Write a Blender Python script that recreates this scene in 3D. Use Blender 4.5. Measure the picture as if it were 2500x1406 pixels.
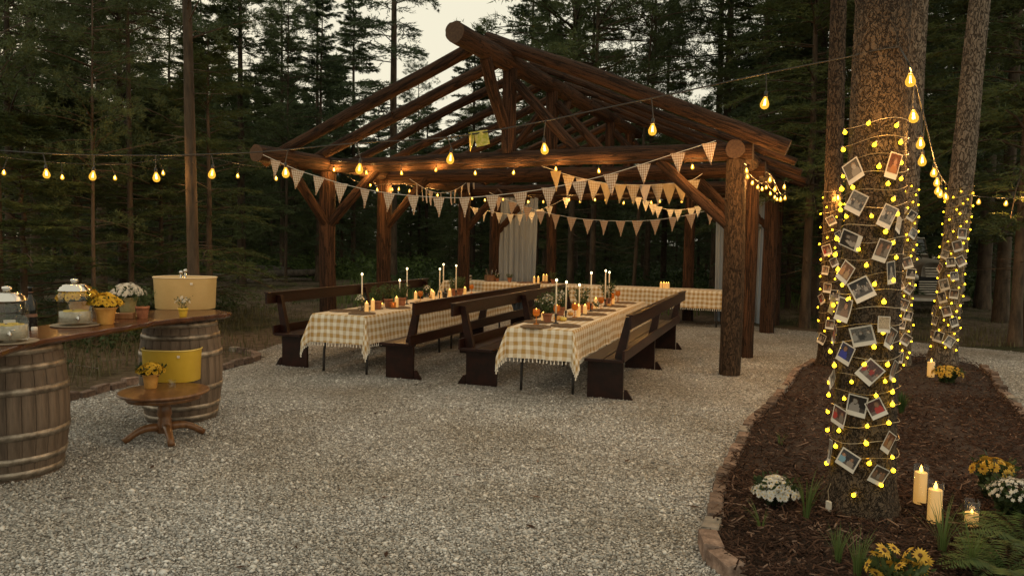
import bpy, math, random
import numpy as np
from mathutils import Vector, Matrix

for o in list(bpy.data.objects):
    bpy.data.objects.remove(o)
SC = bpy.context.scene
COL = SC.collection
rnd = random.Random(7)
NR = np.random.default_rng(11)
PI = math.pi
R = math.radians

# ------------------------------------------------------------------ camera
F = 1805.0            # focal length in pixels of the 2500 px wide photograph
CAMH = 1.65
PITCH = math.atan(110 / F)
ROLL = R(0.9)
cd = bpy.data.cameras.new('camera')
cam = bpy.data.objects.new('camera', cd)
COL.objects.link(cam)
cd.sensor_width = 36.0
cd.lens = 36.0 * F / 2500.0
cd.clip_start = 0.05
cd.clip_end = 2000
cam.matrix_world = (Matrix.Translation((0, 0, CAMH)) @ Matrix.Rotation(PI / 2 - PITCH, 4, 'X')
                    @ Matrix.Rotation(ROLL, 4, 'Z'))
SC.camera = cam

# ------------------------------------------------------------------ sky, sun, exposure
SUN_EL, SUN_AZ = R(6), R(-35)
w = bpy.data.worlds.new('World')
SC.world = w
w.use_nodes = True
wn = w.node_tree.nodes
wl = w.node_tree.links
wn.clear()
wo = wn.new('ShaderNodeOutputWorld')
bg = wn.new('ShaderNodeBackground')
sk = wn.new('ShaderNodeTexSky')
sk.sky_type = 'NISHITA'
sk.sun_disc = False
sk.sun_elevation = SUN_EL
sk.sun_rotation = SUN_AZ
sk.dust_density = 3.0
bg.inputs['Strength'].default_value = 0.055
mx = wn.new('ShaderNodeMix')
mx.data_type = 'RGBA'
mx.inputs[0].default_value = 0.88
wl.new(sk.outputs[0], mx.inputs[6])
mx.inputs[7].default_value = (18.3, 17.2, 13.4, 1)     # even cream dusk overcast
wl.new(mx.outputs[2], bg.inputs['Color'])
wl.new(bg.outputs[0], wo.inputs['Surface'])

sl = bpy.data.lights.new('sun', 'SUN')
sl.energy = 0.15
sl.angle = R(20)
sl.color = (1.0, 0.86, 0.7)
so = bpy.data.objects.new('sun', sl)
COL.objects.link(so)
so.rotation_euler = Vector((-math.sin(SUN_AZ) * math.cos(SUN_EL) * -1, math.cos(SUN_AZ) * math.cos(SUN_EL),
                            math.sin(SUN_EL))).to_track_quat('Z', 'Y').to_euler()
SC.view_settings.view_transform = 'Standard'
SC.view_settings.look = 'None'
SC.view_settings.gamma = 1.0
SC.view_settings.use_curve_mapping = False
SC.view_settings.exposure = 0.0
SC.render.engine = 'CYCLES'
SC.cycles.use_denoising = True
SC.cycles.max_bounces = 6
SC.cycles.diffuse_bounces = 3
SC.cycles.glossy_bounces = 3
SC.cycles.transmission_bounces = 6
SC.cycles.transparent_max_bounces = 12
SC.cycles.sample_clamp_indirect = 4.0
SC.cycles.caustics_reflective = False
SC.cycles.caustics_refractive = False


# ------------------------------------------------------------------ measuring helpers (photo pixel -> place)
def ray(u, v):
    x, y = (u - 1250) / F, -(v - 703) / F
    c, s = math.cos(ROLL), math.sin(ROLL)
    xr, yr = c * x - s * y, s * x + c * y
    cp, sp = math.cos(PITCH), math.sin(PITCH)
    return np.array([xr, cp + yr * sp, yr * cp - sp])


def G(u, v, z=0.0):
    d = ray(u, v)
    t = (z - CAMH) / d[2]
    return Vector((d[0] * t, d[1] * t, z))


def D(u, v, Y):
    d = ray(u, v)
    t = Y / d[1]
    return Vector((d[0] * t, Y, CAMH + d[2] * t))


def on_line(u, v, a, b):
    """ray through a vertical sheet standing over the ground line a-b"""
    d = ray(u, v)
    nx, ny = -(b[1] - a[1]), b[0] - a[0]
    t = (nx * a[0] + ny * a[1]) / (nx * d[0] + ny * d[1])
    return Vector((d[0] * t, d[1] * t, CAMH + d[2] * t))


# ------------------------------------------------------------------ materials
def nodes(name):
    m = bpy.data.materials.new(name)
    m.use_nodes = True
    n, l = m.node_tree.nodes, m.node_tree.links
    b = n['Principled BSDF']
    return m, n, l, b


def ramp(n, stops):
    r = n.new('ShaderNodeValToRGB')
    e = r.color_ramp.elements
    while len(e) < len(stops):
        e.new(0.5)
    for i, (p, c) in enumerate(stops):
        e[i].position = p
        e[i].color = (*c, 1) if len(c) == 3 else c
    return r


def pm(name, c1, c2=None, scale=8.0, rough=0.7, bump=0.0, bscale=None, metal=0.0, stretch=(1, 1, 1), vary=0.0,
       detail=6.0, spec=0.5, trans=0.0, sss=0.0, bdist=0.02, coord='Object', lo=0.35, hi=0.65):
    m, n, l, b = nodes(name)
    b.inputs['Roughness'].default_value = rough
    b.inputs['Metallic'].default_value = metal
    b.inputs['Specular IOR Level'].default_value = spec
    if trans:
        b.inputs['Transmission Weight'].default_value = trans
    if sss:
        b.inputs['Subsurface Weight'].default_value = sss
        b.inputs['Subsurface Radius'].default_value = (0.02, 0.012, 0.006)
    c2 = c2 or c1
    tc = n.new('ShaderNodeTexCoord')
    mp = n.new('ShaderNodeMapping')
    mp.inputs['Scale'].default_value = stretch
    l.new(tc.outputs[coord], mp.inputs['Vector'])
    no = n.new('ShaderNodeTexNoise')
    no.inputs['Scale'].default_value = scale
    no.inputs['Detail'].default_value = detail
    no.inputs['Roughness'].default_value = 0.65
    l.new(mp.outputs[0], no.inputs['Vector'])
    rp = ramp(n, [(lo, c1), (hi, c2)])
    l.new(no.outputs['Fac'], rp.inputs[0])
    out = rp.outputs[0]
    if vary:
        oi = n.new('ShaderNodeObjectInfo')
        hs = n.new('ShaderNodeHueSaturation')
        mr = n.new('ShaderNodeMapRange')
        mr.inputs['To Min'].default_value = 1 - vary
        mr.inputs['To Max'].default_value = 1 + vary
        l.new(oi.outputs['Random'], mr.inputs['Value'])
        l.new(mr.outputs[0], hs.inputs['Value'])
        l.new(out, hs.inputs['Color'])
        out = hs.outputs[0]
    l.new(out, b.inputs['Base Color'])
    if bump:
        nb = no
        if bscale:
            nb = n.new('ShaderNodeTexNoise')
            nb.inputs['Scale'].default_value = bscale
            nb.inputs['Detail'].default_value = 5
            l.new(mp.outputs[0], nb.inputs['Vector'])
        bp = n.new('ShaderNodeBump')
        bp.inputs['Strength'].default_value = bump
        bp.inputs['Distance'].default_value = bdist
        l.new(nb.outputs['Fac'], bp.inputs['Height'])
        l.new(bp.outputs[0], b.inputs['Normal'])
    return m


def bark(name, dark, mid, light, scale=14.0, sz=0.35, bump=1.0, bdist=0.02):
    """plated bark: stretched voronoi plates with dark cracks"""
    m, n, l, b = nodes(name)
    b.inputs['Roughness'].default_value = 0.9
    b.inputs['Specular IOR Level'].default_value = 0.25
    tc = n.new('ShaderNodeTexCoord')
    mp = n.new('ShaderNodeMapping')
    mp.inputs['Scale'].default_value = (1, 1, sz)
    l.new(tc.outputs['Object'], mp.inputs['Vector'])
    nz = n.new('ShaderNodeTexNoise')
    nz.inputs['Scale'].default_value = scale * 0.6
    nz.inputs['Detail'].default_value = 3
    l.new(mp.outputs[0], nz.inputs['Vector'])
    ad = n.new('ShaderNodeMix')
    ad.data_type = 'VECTOR'
    ad.inputs[0].default_value = 0.13
    l.new(mp.outputs[0], ad.inputs[4])
    l.new(nz.outputs['Color'], ad.inputs[5])
    vo = n.new('ShaderNodeTexVoronoi')
    vo.feature = 'DISTANCE_TO_EDGE'
    vo.inputs['Scale'].default_value = scale
    l.new(ad.outputs[1], vo.inputs['Vector'])
    vc = n.new('ShaderNodeTexVoronoi')
    vc.inputs['Scale'].default_value = scale
    l.new(ad.outputs[1], vc.inputs['Vector'])
    n2 = n.new('ShaderNodeTexNoise')
    n2.inputs['Scale'].default_value = scale * 3.2
    n2.inputs['Detail'].default_value = 8
    l.new(tc.outputs['Object'], n2.inputs['Vector'])
    rc = ramp(n, [(0.25, mid), (0.75, light)])
    mxv = n.new('ShaderNodeMath')
    mxv.operation = 'MULTIPLY_ADD'
    sep = n.new('ShaderNodeSeparateColor')
    l.new(vc.outputs['Color'], sep.inputs[0])
    l.new(sep.outputs[0], mxv.inputs[0])
    mxv.inputs[1].default_value = 0.28
    l.new(n2.outputs['Fac'], mxv.inputs[2])
    sb = n.new('ShaderNodeMath')
    sb.operation = 'SUBTRACT'
    l.new(mxv.outputs[0], sb.inputs[0])
    sb.inputs[1].default_value = 0.13
    l.new(sb.outputs[0], rc.inputs[0])
    re = ramp(n, [(0.0, (0, 0, 0)), (0.11, (1, 1, 1))])
    l.new(vo.outputs['Distance'], re.inputs[0])
    mc = n.new('ShaderNodeMix')
    mc.data_type = 'RGBA'
    l.new(re.outputs[0], mc.inputs[0])
    mc.inputs[6].default_value = (*dark, 1)
    l.new(rc.outputs[0], mc.inputs[7])
    l.new(mc.outputs[2], b.inputs['Base Color'])
    hm = n.new('ShaderNodeMath')
    hm.operation = 'MULTIPLY_ADD'
    l.new(n2.outputs['Fac'], hm.inputs[0])
    hm.inputs[1].default_value = 0.45
    l.new(re.outputs[0], hm.inputs[2])
    bp = n.new('ShaderNodeBump')
    bp.inputs['Strength'].default_value = bump
    bp.inputs['Distance'].default_value = bdist
    l.new(hm.outputs[0], bp.inputs['Height'])
    l.new(bp.outputs[0], b.inputs['Normal'])
    return m


def gingham(name, c0, c1, period, rough=0.9):
    """woven check from the cloth's own flat coordinates (uv in metres)"""
    m, n, l, b = nodes(name)
    b.inputs['Roughness'].default_value = rough
    b.inputs['Specular IOR Level'].default_value = 0.15
    b.inputs['Sheen Weight'].default_value = 0.15
    uv = n.new('ShaderNodeUVMap')
    wn_ = n.new('ShaderNodeTexNoise')
    wn_.inputs['Scale'].default_value = 4.0
    wn_.inputs['Detail'].default_value = 3
    l.new(uv.outputs[0], wn_.inputs['Vector'])
    wv = n.new('ShaderNodeVectorMath')
    wv.operation = 'MULTIPLY_ADD'
    l.new(wn_.outputs['Color'], wv.inputs[0])
    wv.inputs[1].default_value = (period * 0.55,) * 3
    l.new(uv.outputs[0], wv.inputs[2])
    sx = n.new('ShaderNodeSeparateXYZ')
    l.new(wv.outputs[0], sx.inputs[0])
    fs = []
    for k in (0, 1):
        a = n.new('ShaderNodeMath')
        a.operation = 'MULTIPLY'
        l.new(sx.outputs[k], a.inputs[0])
        a.inputs[1].default_value = 1.0 / period
        f = n.new('ShaderNodeMath')
        f.operation = 'FRACT'
        l.new(a.outputs[0], f.inputs[0])
        s = n.new('ShaderNodeMath')
        s.operation = 'GREATER_THAN'
        l.new(f.outputs[0], s.inputs[0])
        s.inputs[1].default_value = 0.5
        fs.append(s)
    ad = n.new('ShaderNodeMath')
    ad.operation = 'ADD'
    l.new(fs[0].outputs[0], ad.inputs[0])
    l.new(fs[1].outputs[0], ad.inputs[1])
    hf = n.new('ShaderNodeMath')
    hf.operation = 'MULTIPLY'
    l.new(ad.outputs[0], hf.inputs[0])
    hf.inputs[1].default_value = 0.5
    mid = tuple(c0[i] * 0.5 + c1[i] * 0.5 for i in range(3))
    rp = ramp(n, [(0.0, c0), (0.5, mid), (1.0, c1)])
    l.new(hf.outputs[0], rp.inputs[0])
    tc = n.new('ShaderNodeTexCoord')
    no = n.new('ShaderNodeTexNoise')
    no.inputs['Scale'].default_value = 6
    no.inputs['Detail'].default_value = 8
    l.new(tc.outputs['Object'], no.inputs['Vector'])
    mr = n.new('ShaderNodeMapRange')
    mr.inputs['To Min'].default_value = 0.82
    mr.inputs['To Max'].default_value = 1.12
    l.new(no.outputs['Fac'], mr.inputs['Value'])
    hs = n.new('ShaderNodeHueSaturation')
    l.new(mr.outputs[0], hs.inputs['Value'])
    l.new(rp.outputs[0], hs.inputs['Color'])
    l.new(hs.outputs[0], b.inputs['Base Color'])
    bp = n.new('ShaderNodeBump')
    bp.inputs['Strength'].default_value = 0.5
    bp.inputs['Distance'].default_value = 0.03
    l.new(no.outputs['Fac'], bp.inputs['Height'])
    l.new(bp.outputs[0], b.inputs['Normal'])
    return m


def emit(name, col, s):
    m, n, l, b = nodes(name)
    b.inputs['Base Color'].default_value = (*[min(1, c) for c in col], 1)
    b.inputs['Emission Color'].default_value = (*col, 1)
    b.inputs['Emission Strength'].default_value = s
    b.inputs['Roughness'].default_value = 0.4
    return m


def glass(name, col=(0.95, 0.97, 0.95), rough=0.02, mixt=0.16):
    """thin clear glass: sharp reflection over a see-through body"""
    m, n, l, b = nodes(name)
    out = n['Material Output']
    n.remove(b)
    tr = n.new('ShaderNodeBsdfTransparent')
    tr.inputs[0].default_value = (*col, 1)
    gl = n.new('ShaderNodeBsdfGlossy')
    gl.inputs['Roughness'].default_value = rough
    fr = n.new('ShaderNodeLayerWeight')
    fr.inputs[0].default_value = 0.5
    pw = n.new('ShaderNodeMath')
    pw.operation = 'POWER'
    l.new(fr.outputs['Facing'], pw.inputs[0])
    pw.inputs[1].default_value = 3.0
    ml = n.new('ShaderNodeMath')
    ml.operation = 'MULTIPLY_ADD'
    l.new(pw.outputs[0], ml.inputs[0])
    ml.inputs[1].default_value = 0.2
    ml.inputs[2].default_value = 0.035
    mxx = n.new('ShaderNodeMixShader')
    l.new(ml.outputs[0], mxx.inputs[0])
    l.new(tr.outputs[0], mxx.inputs[1])
    l.new(gl.outputs[0], mxx.inputs[2])
    l.new(mxx.outputs[0], out.inputs['Surface'])
    return m


def leafmat(name, c1, c2, rough=0.55, scale=1.3, tr=0.32):
    m, n, l, b = nodes(name)
    out = n['Material Output']
    b.inputs['Roughness'].default_value = rough
    b.inputs['Specular IOR Level'].default_value = 0.3
    tc = n.new('ShaderNodeTexCoord')
    no = n.new('ShaderNodeTexNoise')
    no.inputs['Scale'].default_value = scale
    no.inputs['Detail'].default_value = 6
    l.new(tc.outputs['Object'], no.inputs['Vector'])
    rp = ramp(n, [(0.32, c1), (0.68, c2)])
    l.new(no.outputs['Fac'], rp.inputs[0])
    l.new(rp.outputs[0], b.inputs['Base Color'])
    tl = n.new('ShaderNodeBsdfTranslucent')
    l.new(rp.outputs[0], tl.inputs[0])
    ms = n.new('ShaderNodeMixShader')
    ms.inputs[0].default_value = tr
    l.new(b.outputs[0], ms.inputs[1])
    l.new(tl.outputs[0], ms.inputs[2])
    l.new(ms.outputs[0], out.inputs['Surface'])
    return m


def colattr(name, rough=0.35):
    m, n, l, b = nodes(name)
    a = n.new('ShaderNodeVertexColor')
    a.layer_name = 'print'
    l.new(a.outputs[0], b.inputs['Base Color'])
    b.inputs['Roughness'].default_value = rough
    return m


M = {}
M['bark_big'] = bark('bark_big', (0.03, 0.021, 0.014), (0.062, 0.044, 0.03), (0.145, 0.108, 0.076), 34, 0.6, 1.0, 0.04)
M['bark_tree'] = bark('bark_tree', (0.075, 0.056, 0.04), (0.14, 0.108, 0.08), (0.27, 0.215, 0.165), 26, 0.38, 1.0, 0.035)
M['bark_dark'] = bark('bark_dark', (0.022, 0.014, 0.009), (0.05, 0.033, 0.021), (0.11, 0.075, 0.05), 26, 0.35, 1.0, 0.03)
M['bark_far'] = pm('bark_far', (0.03, 0.022, 0.014), (0.1, 0.07, 0.046), 9, 0.95, 0.8, stretch=(1, 1, 0.25), vary=0.3)
M['log'] = bark('log', (0.008, 0.0045, 0.003), (0.022, 0.0108, 0.0062), (0.076, 0.037, 0.02), 24, 0.06, 0.8, 0.012)
M['log_bark'] = bark('log_bark', (0.014, 0.009, 0.006), (0.04, 0.024, 0.014), (0.095, 0.058, 0.034), 34, 0.22, 0.9, 0.018)
M['log_end'] = pm('log_end', (0.05, 0.026, 0.014), (0.1, 0.055, 0.03), 30, 0.85, 0.3)
M['bench'] = pm('bench', (0.008, 0.0024, 0.0016), (0.026, 0.0072, 0.004), 9, 0.34, 0.12, 60, stretch=(1, 0.12, 1), spec=0.32, vary=0.2)
M['stave'] = pm('stave', (0.08, 0.056, 0.038), (0.18, 0.13, 0.092), 6, 0.75, 0.35, 26, stretch=(3, 3, 0.35), vary=0.22)
M['hoop'] = pm('hoop', (0.15, 0.12, 0.092), (0.42, 0.36, 0.29), 14, 0.45, 0.1, metal=0.65, vary=0.15)
M['slab'] = pm('slab', (0.05, 0.018, 0.008), (0.13, 0.05, 0.022), 4, 0.22, 0.08, 20, stretch=(6, 0.7, 1), spec=0.6)
M['oak'] = pm('oak', (0.1, 0.042, 0.016), (0.21, 0.1, 0.04), 6, 0.35, 0.1, stretch=(4, 1, 1))
M['brick'] = pm('brick', (0.085, 0.055, 0.042), (0.23, 0.165, 0.13), 16, 0.95, 0.7, 60, vary=0.5, bdist=0.006)
M['concrete'] = pm('concrete', (0.2, 0.18, 0.15), (0.34, 0.3, 0.26), 14, 0.95, 0.5, vary=0.25)
M['cream'] = pm('cream_enamel', (0.53, 0.37, 0.15), (0.62, 0.45, 0.2), 3, 0.5, 0.12, 160, bdist=0.004)
M['yellow'] = pm('yellow_enamel', (0.55, 0.36, 0.03), (0.66, 0.45, 0.05), 3, 0.42, 0.12, 160, bdist=0.004)
M['cream_rim'] = pm('cream_rim', (0.72, 0.57, 0.36), None, 5, 0.4)  # paler than the cream wall: the rim's highlight is put into the colour
M['yellow_rim'] = pm('yellow_rim', (0.75, 0.58, 0.16), None, 5, 0.4)  # lighter yellow paints in the highlight along the rim
M['wrap'] = pm('wrap', (0.5, 0.24, 0.05), (0.66, 0.36, 0.09), 12, 0.55, 0.3)
M['wrap_pale'] = pm('wrap_pale', (0.32, 0.28, 0.12), (0.46, 0.4, 0.2), 12, 0.6, 0.3)
M['terracotta'] = pm('terracotta', (0.2, 0.075, 0.035), (0.34, 0.14, 0.07), 14, 0.85, 0.2, vary=0.2)
M['soil'] = pm('soil', (0.01, 0.007, 0.005), (0.03, 0.02, 0.014), 60, 1.0, 0.8)
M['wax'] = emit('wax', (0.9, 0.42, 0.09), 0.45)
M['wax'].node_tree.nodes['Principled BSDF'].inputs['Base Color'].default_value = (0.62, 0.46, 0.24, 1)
M['taper'] = pm('taper', (0.72, 0.62, 0.46), None, 5, 0.5)
M['flame'] = emit('flame', (1.0, 0.55, 0.09), 7)
M['tip'] = emit('led_tip', (1.0, 0.8, 0.42), 5)
M['fairy'] = emit('fairy_globe', (1.0, 0.6, 0.012), 9)
M['filament'] = emit('filament', (1.0, 0.6, 0.16), 22)
M['wire'] = pm('wire', (0.02, 0.018, 0.016), None, 5, 0.5)
M['copper'] = pm('copper_wire', (0.5, 0.4, 0.26), None, 5, 0.4, metal=0.6)
M['socket'] = pm('socket', (0.012, 0.011, 0.01), None, 5, 0.45)
M['black_metal'] = pm('black_metal', (0.02, 0.019, 0.018), (0.035, 0.03, 0.028), 10, 0.45, metal=0.3)
def amber_glass():
    m, n, l, b = nodes('amber_tinted')
    b.inputs['Base Color'].default_value = (0.62, 0.25, 0.04, 1)
    b.inputs['Roughness'].default_value = 0.15
    tr = n.new('ShaderNodeBsdfTransparent')
    tr.inputs[0].default_value = (0.85, 0.45, 0.12, 1)
    ms = n.new('ShaderNodeMixShader')
    ms.inputs[0].default_value = 0.5
    l.new(tr.outputs[0], ms.inputs[1])
    l.new(b.outputs[0], ms.inputs[2])
    l.new(ms.outputs[0], n['Material Output'].inputs['Surface'])
    return m


M['amber'] = amber_glass()
M['amber_clear'] = glass('amber_glass', (0.85, 0.42, 0.1), 0.05, 0.15)
M['clear'] = glass('clear_glass', (0.97, 0.98, 0.97), 0.03, 0.12)
M['wine'] = pm('dark_bottle', (0.006, 0.007, 0.006), None, 5, 0.12)
M['label_red'] = pm('label_red', (0.12, 0.05, 0.035), (0.2, 0.11, 0.07), 30, 0.6)
M['water'] = pm('lemon_water', (0.36, 0.33, 0.27), (0.62, 0.58, 0.5), 26, 0.2)
M['lemon'] = pm('lemon', (0.6, 0.45, 0.08), (0.7, 0.55, 0.15), 12, 0.5)
M['chrome'] = pm('chrome', (0.6, 0.58, 0.55), None, 5, 0.18, metal=1.0)
M['wicker'] = pm('wicker', (0.09, 0.055, 0.03), (0.2, 0.13, 0.075), 90, 0.9, 0.6, bdist=0.006)
M['doily'] = pm('doily', (0.2, 0.16, 0.11), (0.36, 0.3, 0.22), 80, 0.9, 0.5)
M['white'] = pm('white_cloth', (0.7, 0.66, 0.58), None, 5, 0.9)
M['card'] = pm('card', (0.6, 0.55, 0.46), (0.72, 0.67, 0.58), 4, 0.5)
M['print'] = colattr('print')
M['curtain'] = pm('curtain', (0.18, 0.215, 0.26), (0.26, 0.3, 0.35), 3, 0.95, stretch=(6, 6, 0.3))
M['leaf_dark'] = leafmat('leaf_dark', (0.018, 0.035, 0.012), (0.055, 0.085, 0.028), scale=20)
M['leaf_herb'] = leafmat('leaf_herb', (0.03, 0.055, 0.018), (0.085, 0.12, 0.045), scale=20)
M['needle_a'] = leafmat('needle_a', (0.046, 0.066, 0.026), (0.118, 0.155, 0.064), scale=0.8)
M['needle_b'] = leafmat('needle_b', (0.036, 0.058, 0.026), (0.1, 0.142, 0.068), scale=0.8)
M['needle_c'] = leafmat('needle_c', (0.04, 0.062, 0.02), (0.125, 0.158, 0.055), scale=1.2)
M['grass'] = leafmat('grass_blade', (0.06, 0.1, 0.028), (0.16, 0.23, 0.07), scale=2, tr=0.35)
M['drygrass'] = leafmat('dry_grass', (0.07, 0.065, 0.03), (0.15, 0.14, 0.07), scale=3)
M['fern'] = leafmat('fern_leaf', (0.03, 0.065, 0.018), (0.075, 0.13, 0.035), scale=8)
M['petal_w'] = leafmat('petal_white', (0.62, 0.6, 0.54), (0.8, 0.78, 0.72), scale=20, tr=0.15)
M['petal_y'] = leafmat('petal_yellow', (0.6, 0.36, 0.02), (0.78, 0.52, 0.05), scale=20, tr=0.15)
M['petal_o'] = leafmat('petal_gold', (0.6, 0.36, 0.03), (0.74, 0.5, 0.1), scale=20, tr=0.15)
M['disc'] = pm('flower_disc', (0.05, 0.02, 0.006), (0.14, 0.07, 0.015), 60, 0.9)
M['twig'] = pm('twig', (0.05, 0.04, 0.03), (0.15, 0.125, 0.1), 10, 0.95)
M['ging_table'] = gingham('gingham_mustard', (0.74, 0.69, 0.58), (0.43, 0.275, 0.1), 0.092)
M['ging_flag'] = gingham('gingham_flag_brown', (0.72, 0.62, 0.5), (0.36, 0.2, 0.1), 0.034)
M['ging_orange'] = gingham('gingham_flag_orange', (0.52, 0.43, 0.34), (0.38, 0.21, 0.11), 0.036)
M['ging_blue'] = gingham('gingham_flag_blue', (0.64, 0.62, 0.58), (0.3, 0.32, 0.34), 0.04)
M['ging_mustard'] = gingham('gingham_flag_mustard', (0.52, 0.45, 0.36), (0.36, 0.27, 0.15), 0.036)
M['flag_gold'] = pm('flag_gold', (0.33, 0.25, 0.14), (0.4, 0.31, 0.18), 6, 0.9)
M['flag_cream'] = pm('flag_cream', (0.5, 0.42, 0.35), (0.58, 0.5, 0.42), 6, 0.9)
M['banner'] = pm('banner', (0.42, 0.38, 0.04), (0.62, 0.5, 0.14), 40, 0.9, lo=0.45, hi=0.55)
M['car'] = pm('truck_paint', (0.3, 0.265, 0.225), (0.42, 0.36, 0.29), 4, 0.4, 0.1)
M['car_glass'] = pm('truck_glass', (0.06, 0.07, 0.075), None, 5, 0.12)
M['car_trim'] = pm('truck_trim', (0.42, 0.38, 0.32), (0.55, 0.5, 0.42), 14, 0.45, metal=0.5)
M['rubber'] = pm('rubber', (0.012, 0.012, 0.012), None, 5, 0.9)
M['dead_log'] = pm('dead_log', (0.06, 0.052, 0.042), (0.16, 0.14, 0.115), 8, 0.95, 0.6, vary=0.2)


def bulb_glass():
    m, n, l, b = nodes('bulb_glass')
    out = n['Material Output']
    n.remove(b)
    tr = n.new('ShaderNodeBsdfTransparent')
    tr.inputs[0].default_value = (1, 0.9, 0.6, 1)
    em = n.new('ShaderNodeEmission')
    em.inputs[0].default_value = (1.0, 0.5, 0.05, 1)
    em.inputs[1].default_value = 1.5
    lw = n.new('ShaderNodeLayerWeight')
    lw.inputs[0].default_value = 0.45
    mr = n.new('ShaderNodeMapRange')
    mr.inputs['To Min'].default_value = 0.45
    mr.inputs['To Max'].default_value = 0.85
    l.new(lw.outputs['Facing'], mr.inputs['Value'])
    ms = n.new('ShaderNodeMixShader')
    l.new(mr.outputs[0], ms.inputs[0])
    l.new(tr.outputs[0], ms.inputs[1])
    l.new(em.outputs[0], ms.inputs[2])
    l.new(ms.outputs[0], out.inputs['Surface'])
    return m


M['bulb'] = bulb_glass()


def ground_mat():
    m, n, l, b = nodes('forest_floor')
    b.inputs['Roughness'].default_value = 1.0
    b.inputs['Specular IOR Level'].default_value = 0.1
    tc = n.new('ShaderNodeTexCoord')
    n1 = n.new('ShaderNodeTexNoise')
    n1.inputs['Scale'].default_value = 0.45
    n1.inputs['Detail'].default_value = 6
    n2 = n.new('ShaderNodeTexNoise')
    n2.inputs['Scale'].default_value = 7
    n2.inputs['Detail'].default_value = 10
    n2.inputs['Roughness'].default_value = 0.75
    for q in (n1, n2):
        l.new(tc.outputs['Object'], q.inputs['Vector'])
    r1 = ramp(n, [(0.32, (0.045, 0.032, 0.022)), (0.6, (0.17, 0.13, 0.095))])
    r2 = ramp(n, [(0.35, (0.02, 0.018, 0.01)), (0.65, (0.07, 0.075, 0.035))])
    l.new(n2.outputs['Fac'], r1.inputs[0])
    l.new(n2.outputs['Fac'], r2.inputs[0])
    rf = ramp(n, [(0.46, (0, 0, 0)), (0.6, (1, 1, 1))])
    l.new(n1.outputs['Fac'], rf.inputs[0])
    mc = n.new('ShaderNodeMix')
    mc.data_type = 'RGBA'
    l.new(rf.outputs[0], mc.inputs[0])
    l.new(r1.outputs[0], mc.inputs[6])
    l.new(r2.outputs[0], mc.inputs[7])
    l.new(mc.outputs[2], b.inputs['Base Color'])
    bp = n.new('ShaderNodeBump')
    bp.inputs['Distance'].default_value = 0.06
    bp.inputs['Strength'].default_value = 1.0
    l.new(n2.outputs['Fac'], bp.inputs['Height'])
    l.new(bp.outputs[0], b.inputs['Normal'])
    return m


def gravel_mat():
    m, n, l, b = nodes('gravel')
    b.inputs['Roughness'].default_value = 0.95
    b.inputs['Specular IOR Level'].default_value = 0.2
    tc = n.new('ShaderNodeTexCoord')
    vo = n.new('ShaderNodeTexVoronoi')
    vo.inputs['Scale'].default_value = 52
    v2 = n.new('ShaderNodeTexVoronoi')
    v2.feature = 'DISTANCE_TO_EDGE'
    v2.inputs['Scale'].default_value = 52
    no = n.new('ShaderNodeTexNoise')
    no.inputs['Scale'].default_value = 0.9
    no.inputs['Detail'].default_value = 7
    n3 = n.new('ShaderNodeTexNoise')
    n3.inputs['Scale'].default_value = 25
    n3.inputs['Detail'].default_value = 4
    for q in (vo, v2, no, n3):
        l.new(tc.outputs['Object'], q.inputs['Vector'])
    sp = n.new('ShaderNodeSeparateColor')
    l.new(vo.outputs['Color'], sp.inputs[0])
    rp = ramp(n, [(0.0, (0.2, 0.19, 0.172)), (0.4, (0.43, 0.418, 0.392)), (1.0, (0.68, 0.665, 0.635))])
    l.new(sp.outputs[0], rp.inputs[0])
    re = ramp(n, [(0.0, (0.25, 0.25, 0.25)), (0.12, (1, 1, 1))])
    l.new(v2.outputs['Distance'], re.inputs[0])
    mu = n.new('ShaderNodeMix')
    mu.data_type = 'RGBA'
    mu.blend_type = 'MULTIPLY'
    mu.inputs[0].default_value = 1
    l.new(rp.outputs[0], mu.inputs[6])
    l.new(re.outputs[0], mu.inputs[7])
    rd = ramp(n, [(0.34, (0.76, 0.72, 0.66)), (0.6, (1, 1, 1))])
    l.new(no.outputs['Fac'], rd.inputs[0])
    m2 = n.new('ShaderNodeMix')
    m2.data_type = 'RGBA'
    m2.blend_type = 'MULTIPLY'
    m2.inputs[0].default_value = 1
    l.new(mu.outputs[2], m2.inputs[6])
    l.new(rd.outputs[0], m2.inputs[7])
    l.new(m2.outputs[2], b.inputs['Base Color'])
    hm = n.new('ShaderNodeMath')
    hm.operation = 'MULTIPLY_ADD'
    l.new(sp.outputs[1], hm.inputs[0])
    hm.inputs[1].default_value = 0.7
    l.new(re.outputs[0], hm.inputs[2])
    bp = n.new('ShaderNodeBump')
    bp.inputs['Distance'].default_value = 0.02
    bp.inputs['Strength'].default_value = 1.0
    l.new(hm.outputs[0], bp.inputs['Height'])
    l.new(bp.outputs[0], b.inputs['Normal'])
    return m


M['ground'] = ground_mat()
M['gravel'] = gravel_mat()


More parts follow.
